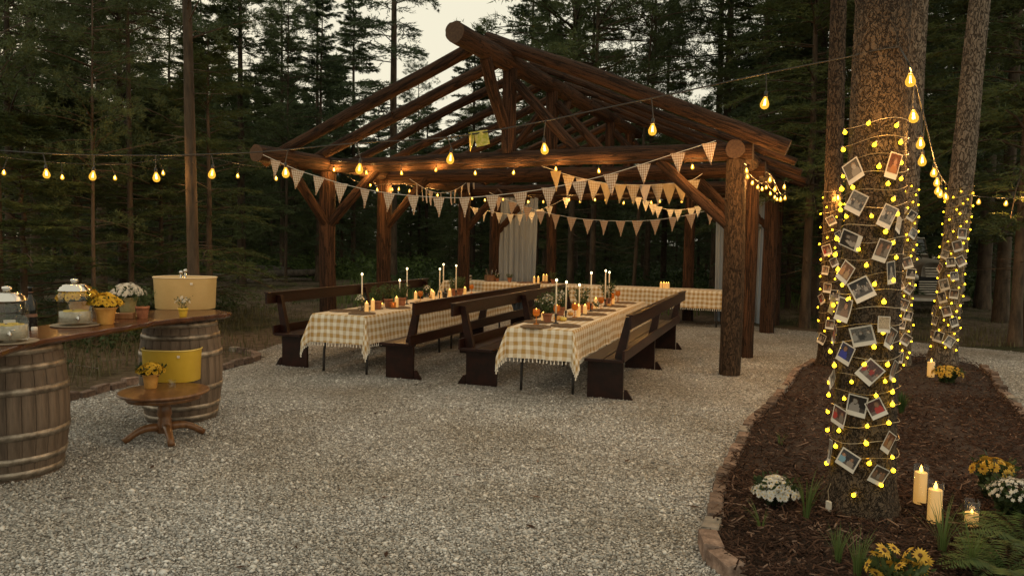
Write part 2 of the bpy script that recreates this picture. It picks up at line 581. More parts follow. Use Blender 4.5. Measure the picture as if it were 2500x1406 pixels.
def piece_mat(name, stops, rough=0.95):
    """loose pieces (stones, chips): colour differs from island to island"""
    m, n, l, b = nodes(name)
    b.inputs['Roughness'].default_value = rough
    b.inputs['Specular IOR Level'].default_value = 0.25
    g = n.new('ShaderNodeNewGeometry')
    rp = ramp(n, stops)
    l.new(g.outputs['Random Per Island'], rp.inputs[0])
    # dusty, trodden patches across the whole spread
    tc = n.new('ShaderNodeTexCoord')
    no = n.new('ShaderNodeTexNoise')
    no.inputs['Scale'].default_value = 0.9
    no.inputs['Detail'].default_value = 7
    l.new(tc.outputs['Object'], no.inputs['Vector'])
    rd = ramp(n, [(0.34, (0.76, 0.72, 0.66)), (0.6, (1, 1, 1))])
    l.new(no.outputs['Fac'], rd.inputs[0])
    mu = n.new('ShaderNodeMix')
    mu.data_type = 'RGBA'
    mu.blend_type = 'MULTIPLY'
    mu.inputs[0].default_value = 1
    l.new(rp.outputs[0], mu.inputs[6])
    l.new(rd.outputs[0], mu.inputs[7])
    l.new(mu.outputs[2], b.inputs['Base Color'])
    return m


M['stone'] = piece_mat('stone', [(0, (0.19, 0.183, 0.172)), (0.2, (0.33, 0.324, 0.308)), (0.75, (0.52, 0.513, 0.492)), (1, (0.78, 0.77, 0.745))])
M['chip'] = piece_mat('bark_chip', [(0, (0.018, 0.009, 0.006)), (0.55, (0.045, 0.022, 0.014)), (0.88, (0.08, 0.043, 0.029)), (1, (0.22, 0.15, 0.115))])
M['mulch'] = pm('mulch', (0.012, 0.007, 0.005), (0.04, 0.02, 0.013), 40, 1.0, 1.0, bdist=0.02)


# ------------------------------------------------------------------ mesh helpers
class MB:
    def __init__(self):
        self.v, self.f, self.m, self.uv = [], [], [], None

    def add(self, verts, faces, mi=0):
        o = len(self.v)
        self.v.extend([tuple(p) for p in verts])
        for f in faces:
            self.f.append(tuple(i + o for i in f))
            self.m.append(mi)
        return self

    def box(self, c, s, rz=0.0, mi=0, bev=0.0, rx=0.0):
        hx, hy, hz = s[0] / 2, s[1] / 2, s[2] / 2
        mat = Matrix.Rotation(rz, 3, 'Z') @ Matrix.Rotation(rx, 3, 'X')
        c = Vector(c)
        if bev <= 0:
            pts = [(x, y, z) for z in (-hz, hz) for (x, y) in ((-hx, -hy), (hx, -hy), (hx, hy), (-hx, hy))]
            fs = [(3, 2, 1, 0), (4, 5, 6, 7), (0, 1, 5, 4), (1, 2, 6, 5), (2, 3, 7, 6), (3, 0, 4, 7)]
        else:
            e = bev
            pts = []
            for z, q in ((-hz, e), (-hz + e, 0), (hz - e, 0), (hz, e)):
                pts += [(-hx + q, -hy + q, z), (hx - q, -hy + q, z), (hx - q, hy - q, z), (-hx + q, hy - q, z)]
            fs = [(3, 2, 1, 0), (12, 13, 14, 15)]
            for k in range(3):
                a = k * 4
                for j in range(4):
                    fs.append((a + j, a + (j + 1) % 4, a + 4 + (j + 1) % 4, a + 4 + j))
        return self.add([c + mat @ Vector(p) for p in pts], fs, mi)

    def hexa(self, p, mi=0):
        """eight corners: bottom ring then top ring"""
        return self.add(p, [(3, 2, 1, 0), (4, 5, 6, 7), (0, 1, 5, 4), (1, 2, 6, 5), (2, 3, 7, 6), (3, 0, 4, 7)], mi)

    def tube(self, pts, rad, n=8, caps=True, mi=0, capmi=None, jitter=0.0, rg=None):
        pts = [Vector(p) for p in pts]
        if not hasattr(rad, '__len__'):
            rad = [rad] * len(pts)
        vs, fs = [], []
        t0 = (pts[1] - pts[0]).normalized()
        up = Vector((0, 0, 1)) if abs(t0.z) < 0.9 else Vector((1, 0, 0))
        x = t0.cross(up).normalized()
        for i, p in enumerate(pts):
            a, b = pts[max(0, i - 1)], pts[min(len(pts) - 1, i + 1)]
            t = (b - a)
            t = t.normalized() if t.length > 1e-9 else t0
            x = (x - t * x.dot(t)).normalized()
            y = t.cross(x)
            for k in range(n):
                an = 2 * PI * k / n
                r = rad[i] * (1 + (rg.uniform(-jitter, jitter) if jitter else 0))
                vs.append(p + x * (math.cos(an) * r) + y * (math.sin(an) * r))
        for i in range(len(pts) - 1):
            for k in range(n):
                k2 = (k + 1) % n
                fs.append((i * n + k, i * n + k2, (i + 1) * n + k2, (i + 1) * n + k))
        self.add(vs, fs, mi)
        if caps:
            o = len(self.v) - len(vs)
            self.f.append(tuple(o + k for k in reversed(range(n))))
            self.f.append(tuple(o + (len(pts) - 1) * n + k for k in range(n)))
            self.m += [mi if capmi is None else capmi] * 2
        return self

    def lathe(self, prof, n=20, c=(0, 0, 0), mi=0, close=False, sx=1.0, sy=1.0, wob=None):
        vs, fs = [], []
        for (r, z) in prof:
            for k in range(n):
                a = 2 * PI * k / n
                rr = r * (wob(a, z) if wob else 1)
                vs.append((c[0] + math.cos(a) * rr * sx, c[1] + math.sin(a) * rr * sy, c[2] + z))
        for i in range(len(prof) - 1):
            for k in range(n):
                k2 = (k + 1) % n
                fs.append((i * n + k, i * n + k2, (i + 1) * n + k2, (i + 1) * n + k))
        if close:
            fs.append(tuple(reversed(range(n))))
            fs.append(tuple((len(prof) - 1) * n + k for k in range(n)))
        return self.add(vs, fs, mi)

    def ball(self, c, r, n=8, m=6, mi=0, sz=1.0):
        pr = [(max(1e-4, math.sin(PI * i / m)) * r, -math.cos(PI * i / m) * r * sz) for i in range(m + 1)]
        return self.lathe(pr, n, c, mi)

    def mesh(self, name, mats, smooth=False):
        me = bpy.data.meshes.new(name)
        me.from_pydata(self.v, [], self.f)
        mats = mats if isinstance(mats, (list, tuple)) else [mats]
        for q in mats:
            me.materials.append(q)
        if len(mats) > 1:
            me.polygons.foreach_set('material_index', self.m)
        if smooth:
            me.polygons.foreach_set('use_smooth', [True] * len(self.f))
        me.update()
        return me

    def build(self, name, mats, parent=None, smooth=False, loc=None, rz=None):
        return obj(name, self.mesh(name, mats, smooth), parent, loc, rz)


def obj(name, me, parent=None, loc=None, rz=None):
    o = bpy.data.objects.new(name, me)
    COL.objects.link(o)
    if parent is not None:
        o.parent = parent
    if loc is not None:
        o.location = loc
    if rz is not None:
        o.rotation_euler.z = rz
    return o


def tag(o, label=None, cat=None, group=None, kind=None):
    if label:
        o['label'] = label
    if cat:
        o['category'] = cat
    if group:
        o['group'] = group
    if kind:
        o['kind'] = kind
    return o


def thing(name, label, cat, loc=(0, 0, 0), rz=0.0, group=None):
    o = bpy.data.objects.new(name, None)
    o.empty_display_size = 0.1
    COL.objects.link(o)
    o.location = loc
    o.rotation_euler.z = rz
    return tag(o, label, cat, group)


def soup(name, V, T, mat, parent=None, smooth=False, kind=None):
    """fast mesh from numpy vertex and triangle arrays"""
    me = soup_mesh(name, V, T, mat, smooth)
    o = obj(name, me, parent)
    if kind:
        o['kind'] = kind
    return o


def soup_mesh(name, V, T, mat, smooth=False):
    V = np.asarray(V, dtype=np.float32).reshape(-1, 3)
    T = np.asarray(T, dtype=np.int32)
    k = T.shape[1]
    me = bpy.data.meshes.new(name)
    me.vertices.add(len(V))
    me.vertices.foreach_set('co', V.ravel())
    me.loops.add(T.size)
    me.loops.foreach_set('vertex_index', T.ravel())
    me.polygons.add(len(T))
    me.polygons.foreach_set('loop_start', np.arange(0, T.size, k, dtype=np.int32))
    if smooth:
        me.polygons.foreach_set('use_smooth', np.ones(len(T), dtype=bool))
    me.materials.append(mat)
    me.update(calc_edges=True)
    return me


ORD = ['first', 'second', 'third', 'fourth', 'fifth', 'sixth', 'seventh', 'eighth', 'ninth', 'tenth', 'eleventh', 'twelfth',
       'thirteenth', 'fourteenth', 'fifteenth', 'sixteenth', 'seventeenth', 'eighteenth', 'nineteenth', 'twentieth']


def wander(p0, p1, step, amp, rg):
    p0, p1 = Vector(p0), Vector(p1)
    n = max(2, int((p1 - p0).length / step) + 1)
    out = []
    for i in range(n + 1):
        t = i / n
        e = math.sin(PI * t)
        out.append(p0.lerp(p1, t) + Vector((rg.uniform(-amp, amp), rg.uniform(-amp, amp), rg.uniform(-amp, amp))) * (0.3 + e))
    return out


def log_part(name, p0, p1, r0, r1, parent, mat='log', n=14, seed=0, amp=0.012, label=None):
    """the log's local z runs along it so bark grain follows it"""
    rg = random.Random(seed)
    p0, p1 = Vector(p0), Vector(p1)
    L = (p1 - p0).length
    k = max(4, int(L / 0.16) + 1)
    ph = [rg.uniform(0, 6.28) for _ in range(8)]
    n = n + 6
    vs, fs, mi = [], [], []
    for i in range(k + 1):
        z = L * i / k
        e = math.sin(PI * i / k)
        bx = amp * e * (1.2 * math.sin(z * 0.9 + ph[0]) + 0.35 * math.sin(z * 2.3 + ph[1]))
        by = amp * e * (1.2 * math.sin(z * 0.8 + ph[2]) + 0.35 * math.sin(z * 2.6 + ph[3]))
        r = (r0 + (r1 - r0) * i / k) * (1 + 0.03 * math.sin(z * 2.1 + ph[4]) + rg.uniform(-0.012, 0.012))
        for q in range(n):
            a = 2 * PI * q / n
            rr = r * (1 + 0.025 * math.sin(3 * a + ph[5] + 0.3 * z) + 0.02 * math.sin(5 * a + ph[6] - 0.4 * z) + 0.018 * math.sin(9 * a + ph[7]) + rg.uniform(-0.012, 0.012))
            vs.append((bx + math.cos(a) * rr, by + math.sin(a) * rr, z))
    for i in range(k):
        for q in range(n):
            q2 = (q + 1) % n
            fs.append((i * n + q, i * n + q2, (i + 1) * n + q2, (i + 1) * n + q))
    mb = MB()
    mb.add(vs, fs)
    mb.add([vs[q] for q in range(n)], [tuple(reversed(range(n)))], 1)
    mb.add([vs[k * n + q] for q in range(n)], [tuple(range(n))], 1)
    for _ in range(int(L * 1.3)):                       # knots left by trimmed limbs
        t = rg.uniform(0.08, 0.92)
        a = rg.uniform(0, 2 * PI)
        rr = r0 + (r1 - r0) * t
        c = Vector((math.cos(a) * rr * 0.88, math.sin(a) * rr * 0.88, L * t))
        e = Vector((math.cos(a), math.sin(a), 0.3)) * rg.uniform(0.018, 0.035)
        mb.tube([c, c + e], [0.026, 0.013], 6, True, 0)
    o = mb.build(name, [M[mat], M['log_end']], parent, smooth=True)
    o.location = p0
    o.rotation_euler = (p1 - p0).to_track_quat('Z', 'Y').to_euler()
    if label:
        o['label'] = label
    return o


# ------------------------------------------------------------------ frames of reference on site
A24 = R(24)
gd = Vector((math.sin(A24), math.cos(A24), 0))          # pavilion: away from the camera
gr = Vector((math.cos(A24), -math.sin(A24), 0))         # pavilion: to the right
FRP = Vector((2.81, 9.43, 0))                           # front right post
WID = 6.36
FLP = FRP - gr * WID
GC = (FRP + FLP) / 2


def gz(s, t, z=0.0):
    """pavilion coordinates: s right from the ridge line, t back from the front posts"""
    return GC + gr * s + gd * t + Vector((0, 0, z))


A20 = R(20)
tu = Vector((math.sin(A20), math.cos(A20), 0))
tr_ = Vector((math.cos(A20), -math.sin(A20), 0))
TAB_L, LEN_L = Vector((-2.115, 9.0, 0)), 4.9
TAB_R, LEN_R = Vector((0.305, 7.865, 0)), 4.4
TABZ = 0.735
CLZ = TABZ + 0.006                                      # top face of the cloth


# ================================================================== THE SETTING
def grid_noise(x, y, s=0):
    return (np.sin(x * 1.7 + s) * np.cos(y * 1.3 + 2 * s) + 0.6 * np.sin(x * 3.9 + y * 2.7 + s) +
            0.4 * np.cos(x * 7.1 - y * 6.3 + s)) / 2.0


def build_ground():
    xs = np.unique(np.concatenate([np.arange(-220, -30, 12.0), np.arange(-30, 30, 0.4), np.arange(30, 221, 12.0)]))
    ys = np.unique(np.concatenate([np.arange(-60, -4, 8.0), np.arange(-4, 40, 0.4), np.arange(40, 330, 14.0)]))
    X, Y = np.meshgrid(xs, ys)
    far = np.clip((np.hypot((X - 1.0) * 0.75, Y - 7.5) - 8.2) / 3.0, 0, 1)
    left = np.clip((-4.7 - X) / 1.2, 0, 1)
    mask = np.maximum(np.where(Y > 15.5, far, 0), left)
    Z = np.clip(0.07 * grid_noise(X, Y) + 0.05, 0, None) * mask
    V = np.stack([X, Y, Z], -1).reshape(-1, 3)
    nx, ny = len(xs), len(ys)
    i = np.arange(nx * ny).reshape(ny, nx)
    Q = np.stack([i[:-1, :-1], i[:-1, 1:], i[1:, 1:], i[1:, :-1]], -1).reshape(-1, 4)
    o = soup('ground', V, Q, M['ground'], smooth=True)
    tag(o, 'dark forest floor of soil, needles and patchy grass', 'ground', kind='structure')


build_ground()


def smooth_poly(pts, closed=True, sub=6):
    pts = [Vector((p[0], p[1], 0)) for p in pts]
    n = len(pts)
    out = []
    rng_ = range(n) if closed else range(n - 1)
    for i in rng_:
        if closed:
            p0, p1, p2, p3 = pts[i - 1], pts[i], pts[(i + 1) % n], pts[(i + 2) % n]
        else:
            p0, p1, p2, p3 = pts[max(0, i - 1)], pts[i], pts[i + 1], pts[min(n - 1, i + 2)]
        for k in range(sub):
            t = k / sub
            out.append(0.5 * ((2 * p1) + (p2 - p0) * t + (2 * p0 - 5 * p1 + 4 * p2 - p3) * t * t + (3 * p1 - p0 - 3 * p2 + p3) * t ** 3))
    if not closed:
        out.append(pts[-1])
    return out


def inside(poly, X, Y):
    res = np.zeros(len(X), dtype=bool)
    n = len(poly)
    j = n - 1
    for i in range(n):
        xi, yi, xj, yj = poly[i][0], poly[i][1], poly[j][0], poly[j][1]
        c = ((yi > Y) != (yj > Y)) & (X < (xj - xi) * (Y - yi) / (yj - yi + 1e-12) + xi)
        res ^= c
        j = i
    return res


BEDL = [G(u, v) for u, v in [(1800, 1420), (1745, 1370), (1728, 1330), (1742, 1285), (1760, 1190), (1800, 1110), (1832, 1042),
                             (1880, 998), (1920, 950), (1945, 912), (1985, 892)]]
BED = [(1.5, 3.25)] + [(p.x, p.y) for p in BEDL] + [(5.0, 11.15), (6.2, 11.3), (6.62, 10.95), (6.5, 10.1), (5.75, 8.6), (5.02, 7.14),
                                                  (4.35, 5.6), (3.8, 4.2), (3.3, 3.0)]
BEDP = smooth_poly(BED, True, 6)
GRAV = [(-6.5, 1.0), (-5.4, 4.6), (-4.5, 7.1), (-4.25, 8.1), (-3.62, 9.15), (-3.46, 10.1), (-3.7, 10.8), (-3.5, 12.2), (-2.7, 14.2),
        (-1.9, 16.9), (0.2, 17.9), (3.0, 16.9), (5.1, 15.25), (6.2, 14.2), (7.2, 13.1), (8.4, 11.95), (13, 9.0), (14, 1.0)]
GRAVP = smooth_poly(GRAV, True, 5)


def sheet(name, poly, z, mat, label, cat, jit=0.0, seed=1):
    rg = random.Random(seed)
    me = bpy.data.meshes.new(name)
    vs = [(p[0] + rg.uniform(-jit, jit), p[1] + rg.uniform(-jit, jit), z) for p in poly]
    me.from_pydata(vs, [], [tuple(range(len(vs)))])
    me.materials.append(mat)
    o = obj(name, me)
    return tag(o, label, cat, kind='structure')


sheet('gravel_path', GRAVP, 0.004, M['gravel'], 'pale crushed gravel spread over the clearing and under the pavilion', 'path', 0.05)


def scatter_stones():
    # crushed stone, thinning out with distance (beyond it the material carries the grain)
    P = []
    for (y0, y1, dens) in ((2.9, 5.2, 3700), (5.2, 7.5, 2000), (7.5, 11.0, 520), (11.0, 17.0, 100)):
        hw = y1 * 0.74 + 0.2
        n = int((y1 - y0) * 2 * hw * dens)
        x = NR.uniform(-hw, hw, n)
        y = NR.uniform(y0, y1, n)
        k = (np.abs(x) < y * 0.72 + 0.25) & inside(GRAVP, x, y) & ~inside(BEDP, x, y)
        P.append(np.stack([x[k], y[k], np.full(k.sum(), 0.006)], -1))
    # stones strewn past the left margin and round the far edge
    P = np.concatenate(P)
    n = len(P)
    base = np.array([[1, 0, 0], [0, 1, 0], [-1, 0, 0], [0, -1, 0], [0, 0, 1], [0, 0, -1]], float)
    tri = np.array([[0, 1, 4], [1, 2, 4], [2, 3, 4], [3, 0, 4], [1, 0, 5], [2, 1, 5], [3, 2, 5], [0, 3, 5]])
    B = base[None] + NR.uniform(-0.42, 0.42, (n, 6, 3))
    s = NR.lognormal(math.log(0.0072), 0.36, n)[:, None, None]
    B = B * s * np.array([1.15, 1.0, 0.72])[None, None]
    a = NR.uniform(0, 2 * PI, n)
    c, sn = np.cos(a)[:, None], np.sin(a)[:, None]
    t = NR.uniform(-0.6, 0.6, n)
    ct, st = np.cos(t)[:, None], np.sin(t)[:, None]
    y_, z_ = B[:, :, 1] * ct - B[:, :, 2] * st, B[:, :, 1] * st + B[:, :, 2] * ct
    x_ = B[:, :, 0]
    V = np.stack([x_ * c - y_ * sn, x_ * sn + y_ * c, z_], -1) + P[:, None, :]
    T = tri[None] + (np.arange(n) * 6)[:, None, None]
    o = soup('gravel', V.reshape(-1, 3), T.reshape(-1, 3), M['stone'])
    tag(o, 'loose crushed stones lying on the clearing', 'gravel', kind='stuff')


scatter_stones()


def build_bed():
    # gently mounded sheet of bark mulch
    c = Vector((3.4, 7.0, 0))
    ring = [Vector((p[0], p[1], 0)) for p in BEDP]
    n = len(ring)
    V, Q = [], []
    K = 12
    for k in range(K):
        f = 1 - k / (K - 1) * 0.97
        h = 0.012 + 0.05 * min(1, (1 - f) * 4) + (0.02 * math.sin(k * 1.3))*(1 if k else 0)*0.5
        for p in ring:
            q = c + (p - c) * f
            V.append((q.x, q.y, h))
    for k in range(K - 1):
        for i in range(n):
            j = (i + 1) % n
            Q.append((k * n + i, k * n + j, (k + 1) * n + j, (k + 1) * n + i))
    me = bpy.data.meshes.new('mulch_bed')
    me.from_pydata(V, [], Q + [tuple((K - 1) * n + i for i in range(n))])
    me.materials.append(M['mulch'])
    tag(obj('mulch_bed', me), 'curved planting bed of dark bark mulch round the wrapped trees', 'planting bed', kind='structure')
    P = []
    for (y0, y1, dens) in ((3.0, 5.2, 2300), (5.2, 8.0, 1100), (8.0, 11.3, 420)):
        m = int((y1 - y0) * 6.0 * dens)
        x, y = NR.uniform(0.9, 6.9, m), NR.uniform(y0, y1, m)
        k = inside(BEDP, x, y) & (x < y * 0.73 + 0.2)
        P.append(np.stack([x[k], y[k], NR.uniform(0.055, 0.085, k.sum())], -1))
    P = np.concatenate(P)
    m = len(P)
    L = NR.lognormal(math.log(0.019), 0.5, m)
    W = NR.uniform(0.0025, 0.006, m)
    H_ = NR.uniform(0.001, 0.003, m)
    base = np.array([[-1, -1, -1], [1, -0.6, -1], [1.1, 0.5, -1], [-0.9, 1, -1], [-0.9, -0.8, 1], [0.9, -0.7, 1], [1, 0.7, 1], [-1, 0.8, 1]], float)
    B = base[None] * np.stack([L, W, H_], -1)[:, None, :]
    a, t = NR.uniform(0, 2 * PI, m), NR.normal(0, 0.35, m)
    ct, st = np.cos(t)[:, None], np.sin(t)[:, None]
    x1, z1 = B[:, :, 0] * ct - B[:, :, 2] * st, B[:, :, 0] * st + B[:, :, 2] * ct
    ca, sa = np.cos(a)[:, None], np.sin(a)[:, None]
    V = np.stack([x1 * ca - B[:, :, 1] * sa, x1 * sa + B[:, :, 1] * ca, z1], -1) + P[:, None]
    q = np.array([[4, 5, 6, 7], [0, 1, 5, 4], [1, 2, 6, 5], [2, 3, 7, 6], [3, 0, 4, 7]])
    T = q[None] + (np.arange(m) * 8)[:, None, None]
    tag(soup('mulch', V.reshape(-1, 3), T.reshape(-1, 4), M['chip']), 'loose bark chips covering the planting bed', 'mulch', kind='stuff')


build_bed()


def leaf_litter():
    g = np.random.default_rng(77)
    n = 900
    x, y = g.uniform(-6, 9, n), g.uniform(3.2, 15, n)
    k = inside(GRAVP, x, y) & ~inside(BEDP, x, y)
    x, y = x[k], y[k]
    n = len(x)
    a = g.uniform(0, 2 * PI, n)
    l = g.uniform(0.012, 0.05, n)
    w_ = np.where(g.random(n) < 0.6, 0.0015, l * 0.3)
    z = g.uniform(0.014, 0.024, n)
    c, s_ = np.cos(a), np.sin(a)
    V = np.stack([np.stack([x - c * l, y - s_ * l, z], -1), np.stack([x + s_ * w_, y - c * w_, z + 0.003], -1),
                  np.stack([x + c * l, y + s_ * l, z], -1), np.stack([x - s_ * w_, y + c * w_, z + 0.003], -1)], 1)
    tag(soup('leaf_litter', V.reshape(-1, 3), np.arange(n * 4).reshape(-1, 4), M['chip']), 'dead needles and leaf scraps strewn over the gravel', 'litter', kind='stuff')


leaf_litter()


# ------------------------------------------------------------------ brick edgings
def brick_mesh(seed, mat):
    rg = random.Random(seed)
    mb = MB()
    mb.box((0, 0, 0.05), (0.19, 0.092, 0.1), bev=0.008)
    mb.v = [(x + rg.uniform(-0.006, 0.006), y + rg.uniform(-0.005, 0.005), z + rg.uniform(-0.006, 0.006)) for x, y, z in mb.v]
    return mb.mesh('brick', mat)


BR = [brick_mesh(k, M['brick']) for k in range(5)] + [brick_mesh(9, M['concrete'])]


def edging(label, line, n_max=60, big=None, seed=3, closed=False):
    rg = random.Random(seed)
    root = thing('brick_edging', label, 'edging')
    pts = smooth_poly(line, False, 12)
    # walk along the line laying bricks end to end
    d, i, cnt = 0.0, 0, 0
    seg = [(pts[k], pts[k + 1]) for k in range(len(pts) - 1)]
    tot = sum((b - a).length for a, b in seg)
    s = 0.0
    while s < tot - 0.1 and cnt < n_max:
        sc = 1.0
        acc = 0.0
        for a, b in seg:
            ln = (b - a).length
            if acc + ln >= s + 0.1:
                p = a.lerp(b, (s + 0.1 - acc) / ln)
                an = math.atan2(b.y - a.y, b.x - a.x)
                break
            acc += ln
        o = obj('brick', BR[5] if rg.random() < 0.1 else BR[rg.randrange(5)], root)
        o.location = (p.x + rg.uniform(-0.008, 0.008), p.y + rg.uniform(-0.008, 0.008), rg.uniform(-0.012, 0.004))
        o.rotation_euler = (rg.uniform(-0.06, 0.06), rg.uniform(-0.05, 0.05), an + rg.uniform(-0.07, 0.07))
        k = 1.12 if p.y < 4.2 else 1.0
        o.scale = (k, k * 0.95, k * rg.uniform(0.68, 0.9))
        s += (0.213 + rg.uniform(-0.004, 0.008)) * k
        cnt += 1
    return root


edging('long row of weathered red bricks along the gravel side of the mulch bed', [(p.x, p.y) for p in BEDL])
edging('curving row of bricks along the far right side of the mulch bed', [(6.5, 10.1), (6.2, 9.4), (5.75, 8.6), (5.35, 7.8), (5.02, 7.14), (4.6, 6.2)], seed=5)
edging('row of dark bricks between the near barrel and the round table', [(-4.6, 6.6), (-4.44, 7.2), (-4.26, 8.06), (-3.95, 8.7), (-3.62, 9.15)], seed=6)
edging('short angled row of bricks behind the far barrel', [(-3.62, 9.2), (-3.47, 10.02), (-3.75, 10.5), (-4.2, 10.9)], seed=7)


# ================================================================== FOREST
def conifer_arrays(seed, H, base, Rc, nb, ntw, ncl, kind='fir', nl=0.16, nw=0.035):
    """needle faces and limb prisms of one conifer; z up, foot at the origin"""
    g = np.random.default_rng(seed)
    zf = np.sort(g.uniform(0, 1, nb)) ** (0.9 if kind == 'fir' else 0.8)
    z0 = base + (H - base) * zf
    if kind == 'fir':
        L = Rc * (1 - zf) ** 0.75 * g.uniform(0.65, 1.1, nb) + 0.25
        rise = g.uniform(-0.1, 0.3, nb) + 0.35 * zf
        droop = g.uniform(0.25, 0.6, nb) * (1 - zf)
    else:
        L = Rc * (np.sin(np.clip(zf * 0.85 + 0.15, 0, 1) * PI) ** 0.6) * g.uniform(0.45, 1.15, nb) + 0.25
        rise = g.uniform(0.0, 0.6, nb)
        droop = g.uniform(0.0, 0.35, nb)
    az = g.uniform(0, 2 * PI, nb)
    dx, dy = np.cos(az), np.sin(az)

    def pos(i, t):
        l = L[i] * t
        return np.stack([dx[i] * l, dy[i] * l, z0[i] + L[i] * (rise[i] * t - droop[i] * t * t)], -1)
    # limbs
    LV, LT = [], []
    ts = np.array([0, 0.35, 0.7, 1.0])
    I = np.arange(nb)
    rr = 0.012 + 0.014 * L / max(Rc, 0.1)
    pr = np.array([[1, 0], [-0.5, 0.87], [-0.5, -0.87]])
    for k, t in enumerate(ts):
        c = pos(I, np.full(nb, t))
        r = rr * (1 - 0.8 * t)
        px, py = -dy, dx
        for q in pr:
            LV.append(np.stack([c[:, 0] + px * r * q[0], c[:, 1] + py * r * q[0], c[:, 2] + r * q[1]], -1))
    LV = np.stack(LV, 1)                                # nb, 12, 3
    fl = []
    for k in range(3):
        for j in range(3):
            a, b_, c_, d_ = k * 3 + j, k * 3 + (j + 1) % 3, (k + 1) * 3 + (j + 1) % 3, (k + 1) * 3 + j
            fl += [[a, b_, c_], [a, c_, d_]]
    LT = (np.array(fl)[None] + (np.arange(nb) * 12)[:, None, None]).reshape(-1, 3)
    # twigs
    i = np.repeat(I, ntw)
    n = len(i)
    t = g.uniform(0.12, 1.0, n) if kind == 'fir' else np.clip(g.uniform(0.0, 1, n) ** 0.6, 0.25, 1.0)
    o = pos(i, t)
    side = np.where(g.random(n) < 0.5, 1, -1)
    an = az[i] + side * g.uniform(0.5, 1.2, n)
    tl = (L[i] * 0.34 * (1.05 - t) + 0.16) * g.uniform(0.6, 1.2, n)
    if kind != 'fir':
        tl = g.uniform(0.15, 0.5, n)
    tz = g.uniform(-0.35, 0.12, n) if kind == 'fir' else g.uniform(-0.1, 0.8, n)
    td = np.stack([np.cos(an), np.sin(an), tz], -1)
    td /= np.linalg.norm(td, axis=1)[:, None]
    # needle clumps along twigs
    j = np.repeat(np.arange(n), ncl)
    m = len(j)
    u = g.uniform(0.05, 1.0, m)
    p = o[j] + td[j] * (tl[j] * u)[:, None]
    if kind != 'fir':
        p = o[j] + td[j] * tl[j][:, None] + g.normal(0, 0.05, (m, 3))
    dv = td[j] + g.normal(0, 0.45 if kind == 'fir' else 0.8, (m, 3))
    dv /= np.linalg.norm(dv, axis=1)[:, None]
    nv = np.cross(dv, g.normal(0, 1, (m, 3)))
    nv /= np.linalg.norm(nv, axis=1)[:, None] + 1e-9
    ln = nl * g.uniform(0.6, 1.4, m)
    wd = nw * g.uniform(0.6, 1.4, m)
    a = p - nv * wd[:, None] * 0.5
    b = p + nv * wd[:, None] * 0.5
    c = p + dv * ln[:, None]
    NV = np.stack([a, b, c], 1).reshape(-1, 3)
    NT = np.arange(m * 3).reshape(-1, 3)
    return NV, NT, LV.reshape(-1, 3), LT


def trunk_arrays(seed, H, r, n=9, steps=14, lean=0.0, flare=1.25):
    g = np.random.default_rng(seed + 99)
    V = []
    for k in range(steps + 1):
        t = k / steps
        rad = r * (1 - 0.88 * t ** 1.1) * (1 + (flare - 1) * max(0, 1 - t * 14))
        cx, cy = g.normal(0, 0.02) * t + lean * t, g.normal(0, 0.02) * t
        for q in range(n):
            a = 2 * PI * q / n
            rr = rad * (1 + g.uniform(-0.05, 0.05))
            V.append((cx + math.cos(a) * rr, cy + math.sin(a) * rr, -0.05 + H * t))
    T = []
    for k in range(steps):
        for q in range(n):
            q2 = (q + 1) % n
            a, b, c, d = k * n + q, k * n + q2, (k + 1) * n + q2, (k + 1) * n + q
            T += [(a, b, c), (a, c, d)]
    return np.array(V), np.array(T)


def merge(*vt):
    V, T, o = [], [], 0
    for v, t in vt:
        V.append(v)
        T.append(t + o)
        o += len(v)
    return np.concatenate(V), np.concatenate(T)


KINDS = {}


def tree_kind(key, H, base, r, Rc, nb, ntw, ncl, kind, needle, nl=0.16, nw=0.035, seed=1, lean=0.0, barkm='bark_far'):
    NV, NT, LV, LT = conifer_arrays(seed, H, base, Rc, nb, ntw, ncl, kind, nl, nw)
    tv, tt = trunk_arrays(seed, H, r, lean=lean)
    # dead lower limbs
    g = np.random.default_rng(seed + 5)
    V, T = merge((tv, tt), (LV, LT))
    nd = 22
    dz = g.uniform(min(1.2, base), max(base, 1.6), nd)
    dl = g.uniform(0.3, 1.3, nd)
    da = g.uniform(0, 2 * PI, nd)
    DV, DT = [], []
    for i in range(nd):
        d = np.array([math.cos(da[i]), math.sin(da[i]), g.uniform(-0.35, 0.2)])
        p0 = np.array([0, 0, dz[i]])
        p1 = p0 + d * dl[i]
        s = np.array([-d[1], d[0], 0]) * 0.011
        o = len(DV)
        DV += [p0 - s, p0 + s, p0 + [0, 0, 0.018], p1]
        DT += [(o, o + 1, o + 3), (o + 1, o + 2, o + 3), (o + 2, o, o + 3)]
    V, T = merge((V, T), (np.array(DV), np.array(DT)))
    KINDS[key] = (soup_mesh('trunk', V, T, M[barkm], True), soup_mesh('crown', NV, NT, M[needle]))


